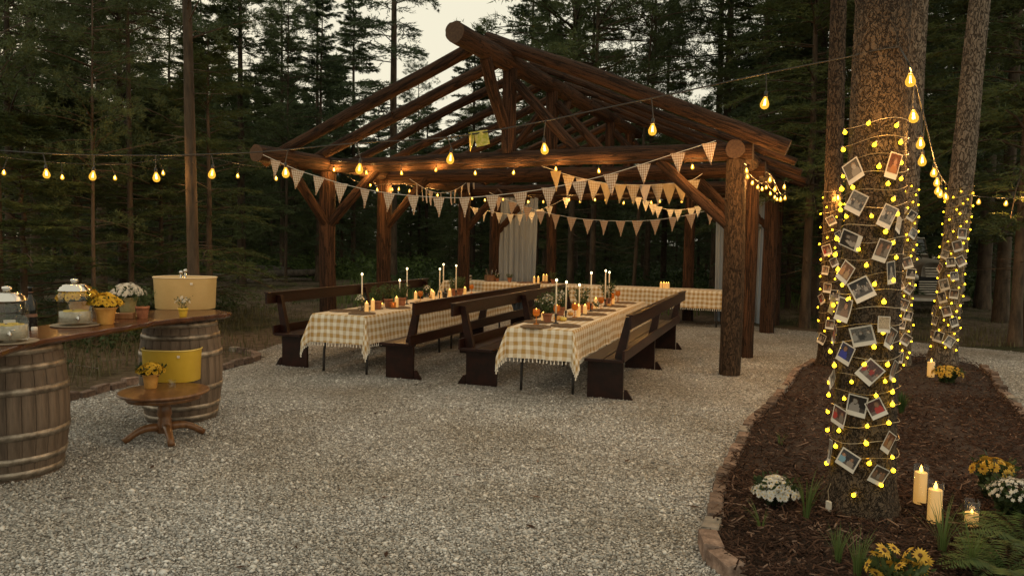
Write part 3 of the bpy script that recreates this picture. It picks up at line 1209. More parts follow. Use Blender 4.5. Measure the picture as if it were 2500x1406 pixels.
# tall firs, pines with high crowns, and low bushy young firs
tree_kind('fir_a', 17, 2.2, 0.17, 2.7, 150, 30, 17, 'fir', 'needle_b', 0.125, 0.027, seed=21)
tree_kind('fir_b', 14, 1.6, 0.15, 2.5, 145, 30, 17, 'fir', 'needle_a', 0.125, 0.027, seed=22)
tree_kind('fir_sparse', 19, 4.5, 0.16, 2.8, 105, 30, 17, 'fir', 'needle_b', 0.125, 0.027, seed=23)
tree_kind('pine_a', 16, 3.0, 0.12, 2.3, 120, 13, 26, 'pine', 'needle_a', 0.115, 0.022, seed=24)
tree_kind('pine_b', 18, 5.2, 0.14, 2.5, 115, 13, 26, 'pine', 'needle_b', 0.115, 0.022, seed=25)
tree_kind('pole', 13, 2.4, 0.07, 1.6, 100, 12, 22, 'pine', 'needle_a', 0.115, 0.022, seed=26)
tree_kind('young', 6.5, 0.5, 0.07, 1.7, 110, 30, 20, 'fir', 'needle_c', 0.085, 0.013, seed=27)
tree_kind('young_b', 8.0, 0.35, 0.08, 2.0, 120, 30, 18, 'fir', 'needle_c', 0.09, 0.014, seed=28)


tree_kind('bough', 9.5, 2.5, 0.1, 2.5, 120, 30, 20, 'fir', 'needle_c', 0.1, 0.014, seed=29)


def tree(key, loc, label, s=1.0, rz=0.0, group=None, name='conifer_tree', lean=(0, 0), sxy=None):
    tm, cm = KINDS[key]
    root = thing(name, label, 'tree', loc, rz, group)
    k = sxy or s
    root.scale = (k, k, s)
    root.rotation_euler.x, root.rotation_euler.y = lean
    obj('trunk', tm, root)
    obj('crown', cm, root)
    return root


def at_px(u, Y):
    p = D(u, 700, Y)
    return Vector((p.x, Y, 0))


# single trees one can point to
tree('pine_b', at_px(475, 10.62), 'tall slim pine trunk lit orange beside the left string lights', 0.85, 0.4, sxy=0.62, name='pine_tree', lean=(0, -0.012))
tree('pole', at_px(321, 12.6), 'thin straight pine trunk behind the white mums', 1.0, 1.0, sxy=0.7, name='pine_tree')
tree('pole', at_px(226, 11.0), 'thin young pine leaning right behind the dispensers', 0.5, 2.0, name='pine_tree', lean=(0, 0.13))
tree('pine_a', at_px(-4, 10.6), 'reddish pine trunk cut by the left picture edge', 0.95, 1.7, name='pine_tree', sxy=0.62)
tree('fir_sparse', at_px(958, 27.0), 'tall fir with drooping tiers against the pale sky left of the ridge', 1.0, 0.3, name='fir_tree', sxy=1.05)
tree('fir_b', at_px(1152, 33), 'pointed fir top showing just behind the ridge log end', 0.78, 0.9, name='fir_tree', sxy=0.9)
tree('pole', at_px(1445, 20.5), 'pale scaly trunk behind the orange bunting', 1.1, 2.9, name='pine_tree', sxy=1.25)
tree('pole', at_px(1392, 22), 'dark straight trunk between the two middle rear posts', 1.15, 0.9, name='pine_tree', sxy=1.6)
tree('pole', at_px(1545, 20), 'thin leaning trunk behind the long back table', 0.9, 3.9, name='pine_tree', sxy=0.8, lean=(0, -0.07))
tree('pine_b', at_px(1762, 21.5), 'tall twin-trunked pine seen over the right eave', 1.0, 0.2, name='pine_tree')
tree('pine_a', at_px(1741, 22.5), 'dark slim pine left of the twin-trunked pine over the eave', 1.05, 3.2, name='pine_tree')
tree('pine_b', at_px(2447, 16.5), 'broad dark reddish trunk near the right picture edge', 1.0, 1.2, name='pine_tree', sxy=1.05)
tree('fir_a', at_px(1985, 17.5), 'green fir with hanging boughs right of the eave', 0.85, 0.5, name='fir_tree', sxy=1.0)
tree('young_b', at_px(1925, 19.5), 'bushy young fir behind the right eave', 1.0, 0.8, name='fir_tree', sxy=0.95)
tree('young', at_px(60, 11.2), 'bushy young fir behind the near barrel, lit by the bulbs', 0.52, 0.2, name='fir_tree', sxy=0.95)
tree('young_b', at_px(190, 13.5), 'bushy young fir behind the glass dispensers', 0.52, 2.2, name='fir_tree', sxy=0.95)
tree('young', at_px(395, 15.2), 'young fir with green boughs left of the slim lit trunk', 0.7, 4.2, name='fir_tree', sxy=0.95)
tree('young_b', at_px(512, 13.5), 'young fir with green boughs right of the slim lit trunk', 0.68, 5.2, name='fir_tree', sxy=0.8)
tree('young_b', at_px(2420, 22.0), 'shadowy young fir beyond the gravel path at right', 1.0, 1.9, name='fir_tree')
tree('young', at_px(1310, 23.0), 'low pale green fir behind the hanging curtain', 0.8, 1.4, name='fir_tree')


for k, (kk, u, Y, sc, sx_, lab) in enumerate([
        ('fir_b', 690, 30, 0.85, 0.8, 'thin-topped fir left of the roof, far left of the sky gap'),
        ('fir_sparse', 775, 34, 0.8, 0.8, 'sparse fir standing second left of the tall tiered fir'),
        ('fir_b', 862, 33, 0.9, 0.85, 'fir just left of the tall tiered fir'),
        ('fir_b', 1040, 38, 0.62, 0.8, 'short fir just right of the tall tiered fir'),
        ('fir_a', 1290, 33, 0.9, 0.9, 'dense fir rising behind the roof ridge'),
        ('fir_sparse', 1400, 31, 1.0, 1.0, 'broad dark fir above the middle of the roof'),
        ('fir_b', 1850, 19, 0.9, 1.0, 'full fir rising directly behind the right eave end'),
        ('fir_a', 1905, 24, 0.95, 1.1, 'dense fir behind the hanging-bough fir'),
        ('fir_b', 2105, 18, 1.0, 1.1, 'fir filling the gap behind the thick photo trunk'),
        ('fir_a', 2170, 24, 1.0, 1.1, 'dark fir behind the trunk right of the thick one'),
        ('fir_b', 2310, 24, 1.0, 1.15, 'dark fir behind the old truck'),
        ('fir_a', 2400, 20, 0.9, 1.1, 'dark fir between the slanting trunk and the broad trunk'),
        ('fir_b', 2525, 13.5, 0.9, 1.0, 'near fir whose boughs hang in at the right picture edge'),
        ('pine_a', 90, 17, 0.9, 1.0, 'pine with spreading limbs at the upper left behind the near barrel'),
        ('pine_a', 250, 19, 0.95, 1.0, 'pine with a loose crown behind the bushy young firs at left'),
        ('fir_b', 590, 24, 0.85, 1.0, 'full fir left of the pavilion eave')]):
    tree(kk, at_px(u, Y), lab, sc, k * 1.1, name='fir_tree', sxy=sx_)


tree('bough', at_px(1968, 15.2), 'near fir with olive boughs hanging beside the right eave', 1.0, 0.7, name='fir_tree')
tree('bough', at_px(2485, 12.8), 'near fir with olive boughs hanging over the right picture edge', 1.0, 2.1, name='fir_tree')
tree('bough', at_px(2150, 15.5), 'fir with low boughs directly behind the thick photo trunk', 1.0, 3.3, name='fir_tree')
tree('bough', at_px(300, 14.8), 'fir with low boughs behind the left string lights', 0.95, 4.4, name='fir_tree')
tree('bough', at_px(30, 13.0), 'fir with low boughs over the left picture edge', 0.9, 5.4, name='fir_tree')


def forest():
    rg = random.Random(17)
    taken = [(o.location.x, o.location.y) for o in bpy.data.objects if o.parent is None and o.get('category') == 'tree']
    sets = [('fir_a', 'dark dense fir in the forest', 'dense firs beyond the clearing', 'fir_tree'),
            ('fir_b', 'mid-height green fir in the forest', 'green firs beyond the clearing', 'fir_tree'),
            ('pine_a', 'slim pine with a clumped crown in the forest', 'slim pines beyond the clearing', 'pine_tree'),
            ('pine_b', 'tall bare-stemmed pine in the forest', 'tall pines beyond the clearing', 'pine_tree'),
            ('pole', 'thin pole-like pine in the forest', 'pole pines beyond the clearing', 'pine_tree')]
    wts = [0.25, 0.27, 0.24, 0.08, 0.16]
    n = 0
    tries = 0
    while n < 116 and tries < 4000:
        tries += 1
        Y = rg.uniform(19, 52)
        u = rg.uniform(-150, 2650)
        # an opening in the canopy ahead, as the photograph shows
        p = at_px(u, Y)
        if 820 < u < 1290 and Y < 36:
            continue
        if 2160 < u < 2420 and Y < 24:
            continue
        if 540 < u < 1800 and Y < 24:
            continue
        if Y < 22 and -50 < u < 540:
            if rg.random() < 0.5:
                continue
        if any((p.x - a) ** 2 + (p.y - b) ** 2 < 1.5 ** 2 for a, b in taken):
            continue
        key, lab, grp, nm = rg.choices(sets, wts)[0]
        s = rg.uniform(0.75, 1.1)
        if 820 < u < 1330:
            s = rg.uniform(0.5, 0.72)
        elif Y > 30:
            s *= 0.56
        elif Y > 24:
            s *= 0.82
        where = 'left of the pavilion' if u < 640 else ('behind the pavilion' if u < 1840 else 'right of the pavilion')
        tree(key, p, lab + ', ' + where, s, rg.uniform(0, 6.28), grp, nm, (rg.uniform(-0.02, 0.02), rg.uniform(-0.02, 0.02)))
        taken.append((p.x, p.y))
        n += 1


forest()


rgf = random.Random(3)
for k in range(26):
    Yf = rgf.uniform(33, 47)
    tree('young_b' if k % 2 else 'young', at_px(560 + k * 52 + rgf.uniform(-20, 20), Yf), 'low bushy fir deep in the shade behind the pavilion', rgf.uniform(0.62, 0.95), rgf.uniform(0, 6), 'low firs in the shade behind the pavilion', 'fir_tree', sxy=rgf.uniform(0.9, 1.2))


def far_forest():
    """the wood further back reads as one dark mass"""
    rg = random.Random(5)
    parts = []
    src = [conifer_arrays(70 + k, rg.uniform(9, 13), 0.4, 2.8, 60, 16, 5, 'fir', 0.5, 0.2)[:2] for k in range(4)]
    for k in range(170):
        Y = rg.uniform(50, 80)
        x = rg.uniform(-0.85, 0.85) * Y
        v, t = src[k % 4]
        s = rg.uniform(0.8, 1.2)
        if -0.22 < x / Y < 0.05:
            s *= 0.7
        a = rg.uniform(0, 6.28)
        c, sn = math.cos(a), math.sin(a)
        q = np.stack([v[:, 0] * c - v[:, 1] * sn, v[:, 0] * sn + v[:, 1] * c, v[:, 2]], -1) * s + [x, Y, 0]
        parts.append((q, t))
    V, T = merge(*parts)
    tag(soup('far_forest', V, T, M['needle_b']), 'dark mass of far-off woodland closing the view', 'forest', kind='stuff')


far_forest()


def undergrowth():
    """shrubby brush, brambles and grass between the trees"""
    g = np.random.default_rng(33)

    def brush(n, xs, ys, h, leaf, nm, label, mat, keep):
        x, y = g.uniform(*xs, n), g.uniform(*ys, n)
        k = keep(x, y)
        x, y = x[k], y[k]
        n = len(x)
        hh = h * g.uniform(0.4, 1.2, n)
        m = 26
        j = np.repeat(np.arange(n), m)
        N = len(j)
        r = g.uniform(0, 1, N) ** 0.5 * hh[j] * 0.75
        a = g.uniform(0, 2 * PI, N)
        z = g.uniform(0.02, 1, N) * hh[j] * (1 - 0.5 * r / (hh[j] * 0.75))
        p = np.stack([x[j] + np.cos(a) * r, y[j] + np.sin(a) * r, z], -1)
        d = g.normal(0, 1, (N, 3))
        d[:, 2] = np.abs(d[:, 2]) * 0.7
        d /= np.linalg.norm(d, axis=1)[:, None]
        nv = np.cross(d, g.normal(0, 1, (N, 3)))
        nv /= np.linalg.norm(nv, axis=1)[:, None]
        l = leaf * g.uniform(0.6, 1.5, N)[:, None]
        V = np.stack([p - nv * l * 0.28, p + nv * l * 0.28, p + d * l], 1).reshape(-1, 3)
        tag(soup(nm, V, np.arange(len(V)).reshape(-1, 3), mat), label, 'undergrowth', kind='stuff')

    def vis(x, y):
        return np.abs(x) < y * 0.75 + 1
    brush(2600, (-30, 30), (21, 42), 0.95, 0.16, 'undergrowth', 'shadowy brush on the forest floor between the trunks', M['leaf_dark'],
          lambda x, y: vis(x, y) & ~((x > -16) & (x < -4.5) & (y < 30)) & ~((x > 8) & (x < 13.5) & (y < 23)))
    brush(520, (-14, -4), (29, 40), 1.3, 0.15, 'undergrowth', 'bright leafy thicket beyond the log pile', M['grass'], lambda x, y: vis(x, y))
    brush(620, (-13, -4.7), (6.8, 17), 0.4, 0.075, 'undergrowth', 'tangled low brush behind the barrel bar', M['leaf_dark'],
          lambda x, y: (x < -5.0 - (y - 7) * 0.12) & vis(x, y))

    def grass(n, xs, ys, h, w, label, mat, keep):
        x, y = g.uniform(*xs, n), g.uniform(*ys, n)
        k = keep(x, y)
        x, y = x[k], y[k]
        n = len(x)
        hh = h * g.uniform(0.4, 1.3, n)
        a = g.uniform(0, 2 * PI, n)
        b = hh * g.uniform(0.1, 0.75, n)
        ww = w * g.uniform(0.6, 1.3, n)
        z = np.zeros(n)
        p0 = np.stack([x, y, z], -1)
        sd = np.stack([-np.sin(a), np.cos(a), z], -1) * ww[:, None]
        p1 = p0 + np.stack([np.cos(a) * b * 0.3, np.sin(a) * b * 0.3, hh * 0.6], -1)
        p2 = p0 + np.stack([np.cos(a) * b, np.sin(a) * b, hh], -1)
        V = np.stack([p0 - sd, p0 + sd, p1 + sd * 0.7, p1 - sd * 0.7, p2], 1).reshape(-1, 3)
        f = np.array([[0, 1, 2], [0, 2, 3], [3, 2, 4]])
        T = (f[None] + (np.arange(n) * 5)[:, None, None]).reshape(-1, 3)
        tag(soup('grass', V, T, mat), label, 'grass', kind='stuff')
    grass(26000, (-20, 22), (17, 33), 0.5, 0.012, 'green grass growing at the forest edge behind the pavilion', M['grass'],
          lambda x, y: vis(x, y) & ((x > -4.6 + (y - 17) * -0.1) | (y > 29)) & ~inside(GRAVP, x, y) & (np.sin(x * 0.9) + np.cos(y * 0.7 + x * 0.4) > -0.5)
          & ~((x > 8.6) & (x < 13) & (y < 21.5)))
    grass(15000, (-14, -4.4), (5.8, 17), 0.24, 0.006, 'thin weedy grass behind the barrel bar', M['drygrass'],
          lambda x, y: (x < -4.65 - (y - 7) * 0.05) & vis(x, y) & (np.sin(x * 2.1) + np.cos(y * 1.9) > -0.9))
    grass(5000, (-9, -3.6), (10, 26), 0.14, 0.006, 'sparse weeds on the bare soil left of the pavilion', M['drygrass'],
          lambda x, y: ~inside(GRAVP, x, y) & vis(x, y))
    grass(9000, (6, 17), (12.5, 20), 0.12, 0.007, 'short worn grass beyond the gravel path at right', M['drygrass'],
          lambda x, y: ~inside(GRAVP, x, y) & vis(x, y))
    # fallen sticks
    V, T = [], []
    rg = random.Random(8)
    for k in range(420):
        if k < 300:
            x, y = rg.uniform(-12, -4.8), rg.uniform(6.5, 22)
        else:
            x, y = rg.uniform(-14, 16), rg.uniform(18.5, 30)
        L, a = rg.uniform(0.2, 1.1), rg.uniform(0, 2 * PI)
        zz = rg.uniform(0.05, 0.5) if k % 3 == 0 else 0.06
        d = np.array([math.cos(a) * L, math.sin(a) * L, zz * rg.uniform(-0.6, 0.6)])
        p0 = np.array([x, y, 0.04 + zz * 0.5])
        s = np.array([-math.sin(a), math.cos(a), 0]) * rg.uniform(0.004, 0.009)
        mid = p0 + d * 0.5 + np.array([0, 0, rg.uniform(-0.03, 0.12)])
        o = len(V)
        V += [p0 - s, p0 + s, p0 + [0, 0, 0.01], mid - s * 0.8, mid + s * 0.8, mid + [0, 0, 0.009], p0 + d]
        T += [(o, o + 1, o + 4), (o, o + 4, o + 3), (o + 1, o + 2, o + 5), (o + 1, o + 5, o + 4), (o + 2, o, o + 3), (o + 2, o + 3, o + 5),
              (o + 3, o + 4, o + 6), (o + 4, o + 5, o + 6), (o + 5, o + 3, o + 6)]
    tag(soup('fallen_sticks', np.array(V), np.array(T), M['twig']), 'dead sticks scattered through the brush', 'debris', kind='stuff')


undergrowth()

for k, (a, b, r0, r1, lab) in enumerate([
        (G(455, 652, 0.35), G(705, 668, 0.3), 0.17, 0.13, 'long pale fallen log lying on top of the log pile'),
        (G(520, 690), G(790, 672, 0.25), 0.17, 0.13, 'dark fallen log slanting across the front of the pile'),
        (G(440, 668), G(620, 676), 0.16, 0.14, 'short fallen log at the left end of the pile'),
        (G(600, 694), G(760, 688), 0.1, 0.07, 'thin fallen pole in front of the log pile'),
        (G(690, 676), G(880, 676), 0.1, 0.07, 'thin grey pole behind the front left post')]):
    a, b = Vector(a), Vector(b)
    a.z, b.z = a.z + r0, b.z + r1
    o = log_part('fallen_log', a, b, r0, r1, None, 'dead_log', 10, 60 + k, 0.03)
    tag(o, lab, 'log', 'fallen logs at the forest edge')


# ------------------------------------------------------------------ the four trees in the bed
def bed_tree(base, top, r0, r1, H, label, barkm, n=40, seed=1, crown_z=6.5, cr=2.4):
    """straight trunk with furrowed bark; base and top are points on its axis"""
    g = np.random.default_rng(seed)
    root = thing('pine_tree', label, 'tree', (base.x, base.y, 0))
    ax = Vector(((top.x - base.x) / top.z, (top.y - base.y) / top.z, 1))
    ks = np.concatenate([np.linspace(-0.03, 4.5, 220), np.linspace(4.6, H, 30)])
    a = np.linspace(0, 2 * PI, n, endpoint=False)
    Z, A = np.meshgrid(ks, a, indexing='ij')
    rad = r0 + (r1 - r0) * np.clip(Z / 3.0, 0, 1)
    rad = np.where(Z > 3, r1 * (1 - 0.85 * (Z - 3) / (H - 3)), rad)
    rad = rad * (1 + 0.42 * np.exp(-Z * 7.5) * (1 + 0.35 * np.cos(5 * A + 0.6)))
    rad = rad * (1 + 0.02 * np.sin(3 * A + Z * 1.1) + 0.018 * np.sin(7 * A - Z * 4) + g.normal(0, 0.013, Z.shape))
    V = np.stack([ax.x * Z + np.cos(A) * rad, ax.y * Z + np.sin(A) * rad, Z], -1).reshape(-1, 3)
    i = np.arange(len(ks) * n).reshape(len(ks), n)
    j = np.roll(i, -1, axis=1)
    Q = np.stack([i[:-1], j[:-1], j[1:], i[1:]], -1).reshape(-1, 4)
    soup('trunk', V, Q, M[barkm], root, smooth=True)
    NV, NT, LV, LT = conifer_arrays(seed + 40, H, crown_z, cr, 60, 10, 14, 'pine', 0.2, 0.05)
    NV = NV + np.stack([ax.x * NV[:, 2], ax.y * NV[:, 2], NV[:, 2] * 0], -1)
    LV = LV + np.stack([ax.x * LV[:, 2], ax.y * LV[:, 2], LV[:, 2] * 0], -1)
    cr_ = soup('crown', NV, NT, M['needle_a'], root)
    soup('limb', LV, LT, M['bark_far'], root)
    return dict(root=root, base=base, ax=ax, r0=r0, r1=r1)


TB = G(2100, 1262)
T_BIG = bed_tree(TB, D(2155, 0, TB.y + 0.05), 0.182, 0.15, 15, 'thick furrowed trunk wrapped in yellow globe lights and instant photos', 'bark_big', 56, 3, 7.5, 2.6)
t2b, t3b, t4b = G(2021, 900), G(2196, 898), G(2300, 893)
T_2 = bed_tree(t2b, D(2048, 0, t2b.y), 0.13, 0.112, 16, 'dark trunk just left of and behind the thick photo trunk', 'bark_dark', 32, 4, 8, 2.2)
T_3 = bed_tree(t3b, D(2247, 0, t3b.y), 0.125, 0.113, 16, 'trunk just right of and behind the thick photo trunk', 'bark_tree', 32, 5, 8, 2.2)
T_4 = bed_tree(t4b, D(2392, 0, t4b.y), 0.17, 0.15, 16, 'slanting right-hand trunk wrapped in small lights above the rear candle', 'bark_tree', 32, 6, 8, 2.4)


def trunk_hit(T, u, v, off=0.012):
    """where the line of sight to (u, v) meets the bark of trunk T: point, outward normal"""
    d = ray(u, v)
    t = T['base'].y / d[1]
    for _ in range(6):
        z = CAMH + d[2] * t
        r = T['r0'] + (T['r1'] - T['r0']) * min(1, max(0, z / 3)) + off
        r *= 1 + 0.42 * math.exp(-max(z, 0) * 7.5)
        cx, cy = T['base'].x + T['ax'].x * z, T['base'].y + T['ax'].y * z
        a = d[0] ** 2 + d[1] ** 2
        b = -2 * (d[0] * cx + d[1] * cy)
        c = cx * cx + cy * cy - r * r
        disc = b * b - 4 * a * c
        t = (-b - math.sqrt(disc)) / (2 * a) if disc > 0 else -b / (2 * a)
    p = Vector((d[0] * t, d[1] * t, CAMH + d[2] * t))
    nrm = Vector((p.x - cx, p.y - cy, 0))
    if disc <= 0:
        p = Vector((cx, cy, p.z)) + nrm.normalized() * min(nrm.length, r + 0.03)
    return p, nrm.normalized()


# ================================================================== PAVILION
PAV = thing('log_pavilion', 'open log pavilion with peeled posts and bare pole rafters over the tables', 'pavilion', (GC.x, GC.y, 0))


def pv(p):
    """world point -> pavilion child space"""
    return Vector(p) - Vector((GC.x, GC.y, 0))


def plog(name, a, b, r0, r1=None, mat='log', seed=0, n=14, amp=0.012):
    return log_part(name, pv(a), pv(b), r0, r1 or r0, PAV, mat, n, seed, amp)


ZT = 2.84                        # centre of plates and tie beams
HW = WID / 2
ZR = 4.22                        # ridge centre
TSR = [0.0, 1.68, 5.2, 6.65]     # right posts, back from the front
TSL = [0.0, 1.62, 4.75, 6.35]
POST_R = [0.135, 0.12, 0.135, 0.125]
for i, t in enumerate(TSR):
    plog('post', gz(HW, t, -0.05), gz(HW, t, ZT - 0.1), POST_R[i], POST_R[i] * 0.93, 'log_bark' if i == 0 else 'log', 10 + i, 18)
for i, t in enumerate(TSL):
    plog('post', gz(-HW, t, -0.05), gz(-HW, t, ZT - 0.1), 0.135, 0.125, 'log', 20 + i, 18)
# two posts in the back row
BKL, BKR = gz(-HW, TSL[3]), gz(HW, TSR[3])
for k, u in enumerate((1345, 1684)):
    p = on_line(u, 600, BKL, BKR)
    plog('post', (p.x, p.y, -0.05), (p.x, p.y, ZT - 0.1), 0.12, 0.115, 'log', 30 + k, 16)
# wall plates along both eaves
plog('wall_plate', gz(-HW, -1.6, ZT + 0.02), gz(-HW, 7.1, ZT + 0.02), 0.12, 0.115, 'log', 40, amp=0.015)
plog('wall_plate', gz(HW, -0.14, ZT + 0.02), gz(HW, 7.3, ZT + 0.02), 0.12, 0.115, 'log', 41, amp=0.015)
# tie beams, king posts, struts
TT = [0.0, 1.66, 5.0, 6.5]
for i, t in enumerate(TT):
    plog('tie_beam', gz(-HW - 0.25, t, ZT - (0.0 if i == 0 else 0.06)), gz(HW + 0.2, t, ZT - (0.0 if i == 0 else 0.06)), 0.118, 0.112, 'log', 50 + i, amp=0.012)
    plog('king_post', gz(0.02, t, ZT + 0.08), gz(0.02, t, ZR - 0.1), 0.105 if i == 0 else 0.1, None, 'log', 60 + i)
    plog('strut', gz(0.12, t, ZR - 0.3), gz(1.05, t, ZT + 0.1), 0.072, None, 'log', 70 + i)
    if i:
        plog('strut', gz(-0.1, t, ZR - 0.35), gz(-0.95, t, ZT + 0.1), 0.06, None, 'log', 80 + i)
plog('ridge_brace', gz(0, -0.75, ZR - 0.1), gz(-0.02, -0.05, ZT + 0.45), 0.085, None, 'log', 90)
plog('ridge_brace', gz(0, 2.5, ZR - 0.1), gz(0, 1.72, ZT + 0.4), 0.07, None, 'log', 91)
plog('ridge_beam', gz(0, -1.62, ZR), gz(0, 7.3, ZR), 0.135, 0.118, 'log', 92, 18, 0.015)
# rafters
rise = (ZR + 0.1) - (ZT + 0.2)
for i in range(10):
    t = -0.92 + 0.82 * i
    zz = lambda s: ZR + 0.06 - (rise / HW) * s
    plog('rafter', gz(-0.1, t, zz(0.1) - 0.02), gz(-HW - 0.45, t - 0.02, zz(HW + 0.45)), 0.07 if i > 1 else 0.088, 0.064 if i > 1 else 0.082, 'log', 100 + i, 12, 0.02)
for i in range(5):
    t = -0.12 + 1.62 * i
    zz = lambda s: ZR + 0.21 - (rise / HW) * s
    b = 0.1 if i == 0 else 0.056
    plog('rafter', gz(-0.3, t, zz(-0.3)), gz(HW + 0.62, t, zz(HW + 0.62) - 0.05), b, b * 0.95, 'log', 120 + i, 12, 0.02)
# knee braces from posts to plates and beams
KB = [(-HW, 0, 0.95, 'r'), (-HW, 0, -0.9, 't'), (HW, 0, -0.98, 'r'), (HW, 0, 0.9, 't'), (-HW, TSL[1], 0.9, 'r'), (HW, TSR[1], -0.9, 'r'),
      (-HW, TSL[3], 0.85, 'r'), (HW, TSR[3], -0.85, 'r'), (HW, TSR[2], 0.8, 't'), (-HW, TSL[2], 0.85, 'r')]
for k, (s, t, q, ax) in enumerate(KB):
    p0 = gz(s, t, ZT - 0.98)
    p1 = gz(s + q, t, ZT - 0.08) if ax == 'r' else gz(s, t + q, ZT - 0.08)
    plog('knee_brace', p0, p1, 0.075, 0.07, 'log', 140 + k, 12)


# ------------------------------------------------------------------ curtains
def curtain(label, a, b, z0, z1, seed, gather=0.75):
    rg = random.Random(seed)
    a, b = Vector(a), Vector(b)
    mid = (a + b) / 2
    root = thing('curtain', label, 'curtain', (mid.x, mid.y, 0))
    nx, nz_ = 90, 24
    d = (b - a)
    nrm = Vector((-d.y, d.x, 0)).normalized()
    vs, fs = [], []
    for j in range(nz_ + 1):
        h = j / nz_
        for i in range(nx + 1):
            t = i / nx
            wv = 0.035 * math.sin(t * 44 + 0.8 * math.sin(h * 2)) + 0.02 * math.sin(t * 97 + h * 1.5 + seed)
            tt = 0.5 + (t - 0.5) * (gather + (1 - gather) * h)
            p = a + d * tt + nrm * wv * (0.5 + 0.6 * (1 - h)) - mid
            vs.append((p.x, p.y, z0 + (z1 - z0) * h + 0.01 * math.sin(t * 23) * (1 - h)))
    for j in range(nz_):
        for i in range(nx):
            q = j * (nx + 1) + i
            fs.append((q, q + 1, q + nx + 2, q + nx + 1))
    mb = MB()
    mb.add(vs, fs)
    o = mb.build('fabric', M['curtain'], root, True)
    p0, p1 = a - mid, b - mid
    MB().tube([(p0.x, p0.y, z1 + 0.02), (p1.x, p1.y, z1 + 0.02)], 0.012, 8).build('curtain_rod', M['wire'], root)


cl0, cl1 = on_line(1208, 600, BKL, BKR), on_line(1312, 600, BKL, BKR)
curtain('sheer grey curtain hanging between the two left rear posts', (cl0.x, cl0.y, 0), (cl1.x, cl1.y, 0), 0.05, 2.72, 1, 0.9)
cl0, cl1 = on_line(1745, 600, BKL, BKR), on_line(1866, 600, BKL, BKR)
curtain('sheer grey curtain hanging at the right rear corner, half hidden by posts', (cl0.x, cl0.y, 0), (cl1.x, cl1.y, 0), 0.03, 2.72, 2, 0.92)


# ================================================================== BENCHES
def bench(label, tab, r_in, r_out, u0, L, rail=0.93):
    """pew: three slab ends, planked seat, leaning stiles, top rail; back on the r_out side"""
    o = tab + tu * u0 + tr_ * r_out
    root = thing('pew_bench', label, 'bench', (o.x, o.y, 0), -A20, 'dark wooden benches along the tables')
    sg = 1 if r_out > r_in else -1               # +1: back on the +x side of the bench
    W = abs(r_out - r_in)
    mt = M['bench']
    # local x: 0 at the back, towards the seat front is -sg ; local y along the bench
    X = lambda d: -sg * d
    seat_w = (W - 0.012) / 2
    for k in range(2):
        mb = MB()
        mb.box((X(0.0 + (k + 0.5) * W / 2 - 0.0), L / 2, 0.43), (seat_w, L, 0.032), bev=0.004)
        mb.build('seat_plank', mt, root)
    MB().box((X(W - 0.03), L / 2, 0.385), (0.022, L - 0.3, 0.05)).build('apron', mt, root)
    MB().box((X(-0.012), L / 2, 0.485), (0.024, L, 0.12), bev=0.004).build('lower_rail', mt, root)
    mb = MB()
    lean = -0.07
    x0, x1 = X(lean), X(lean + 0.03)
    mb.box((X(lean - 0.012), L / 2 - 0.02, rail - 0.068), (0.028, L + 0.06, 0.136), bev=0.004)
    mb.build('top_rail', mt, root)
    MB().box((X(lean - 0.005), L / 2 - 0.02, rail + 0.008), (0.075, L + 0.07, 0.014), bev=0.003).build('rail_cap', mt, root)
    for y in (0.16, L / 2, L - 0.16):
        # slab end
        MB().box((X(W / 2 + 0.005), y, 0.207), (W - 0.02, 0.036, 0.414), bev=0.004).build('end_panel', mt, root)
        # wedge foot behind
        mb = MB()
        a, b = X(0.004), X(-0.095)
        f0, f1 = y - 0.018, y + 0.018
        mb.hexa([(a, f0, 0.0), (b, f0, 0.0), (b, f1, 0.0), (a, f1, 0.0), (a, f0, 0.11), (a + (b - a) * 0.25, f0, 0.11), (a + (b - a) * 0.25, f1, 0.11), (a, f1, 0.11)])
        mb.build('foot', mt, root)
        # tapered stile leaning back
        mb = MB()
        yb = 0.03
        p = [(X(0.11), y - yb, 0.447), (X(0.006), y - yb, 0.447), (X(0.006), y + yb, 0.447), (X(0.11), y + yb, 0.447),
             (X(lean + 0.07), y - yb, rail - 0.03), (X(lean + 0.004), y - yb, rail - 0.03), (X(lean + 0.004), y + yb, rail - 0.03), (X(lean + 0.07), y + yb, rail - 0.03)]
        mb.hexa(p)
        mb.build('stile', mt, root)
    return root


bench('long dark bench left of the left-hand table, farthest from the tree', TAB_L, -0.63, -1.03, 0.1, 4.5, 0.955)
bench('long dark bench on the right side of the left-hand table', TAB_L, 0.6, 0.99, -0.05, 4.7, 0.925)
bench('long dark bench on the left side of the right-hand table', TAB_R, -0.61, -1.01, 0.18, 4.6, 0.94)
bench('long dark bench right of the right-hand table, nearest the front post', TAB_R, 0.47, 0.88, 0.08, 4.45, 0.915)


# ================================================================== TABLES AND CLOTHS
def folding_table(label, o, rz, W, L, legs):
    root = thing('folding_table', label, 'table', (o.x, o.y, 0), rz)
    MB().box((0, L / 2, TABZ - 0.022), (W, L, 0.044), bev=0.008).build('tabletop', M['white'], root)
    for y, sgn in legs:
        for sx in (-1, 1):
            x = sx * (W / 2 - 0.11)
            prof = [(0.0, 0.0), (0.0, 0.12), (0.0, 0.27), (0.012, 0.36), (0.045, 0.44), (0.1, 0.54), (0.17, 0.69)]
            pts = [(x + sx * 0.05 - sx * a_, y + sgn * 0.05 * b_, b_) for a_, b_ in prof]
            MB().tube(pts, 0.016, 8).build('leg', M['black_metal'], root, True)
        MB().tube([(-W / 2 + 0.1, y + sgn * 0.022, 0.43), (W / 2 - 0.1, y + sgn * 0.022, 0.43)], 0.012, 6).build('leg_brace', M['black_metal'], root)
    return root


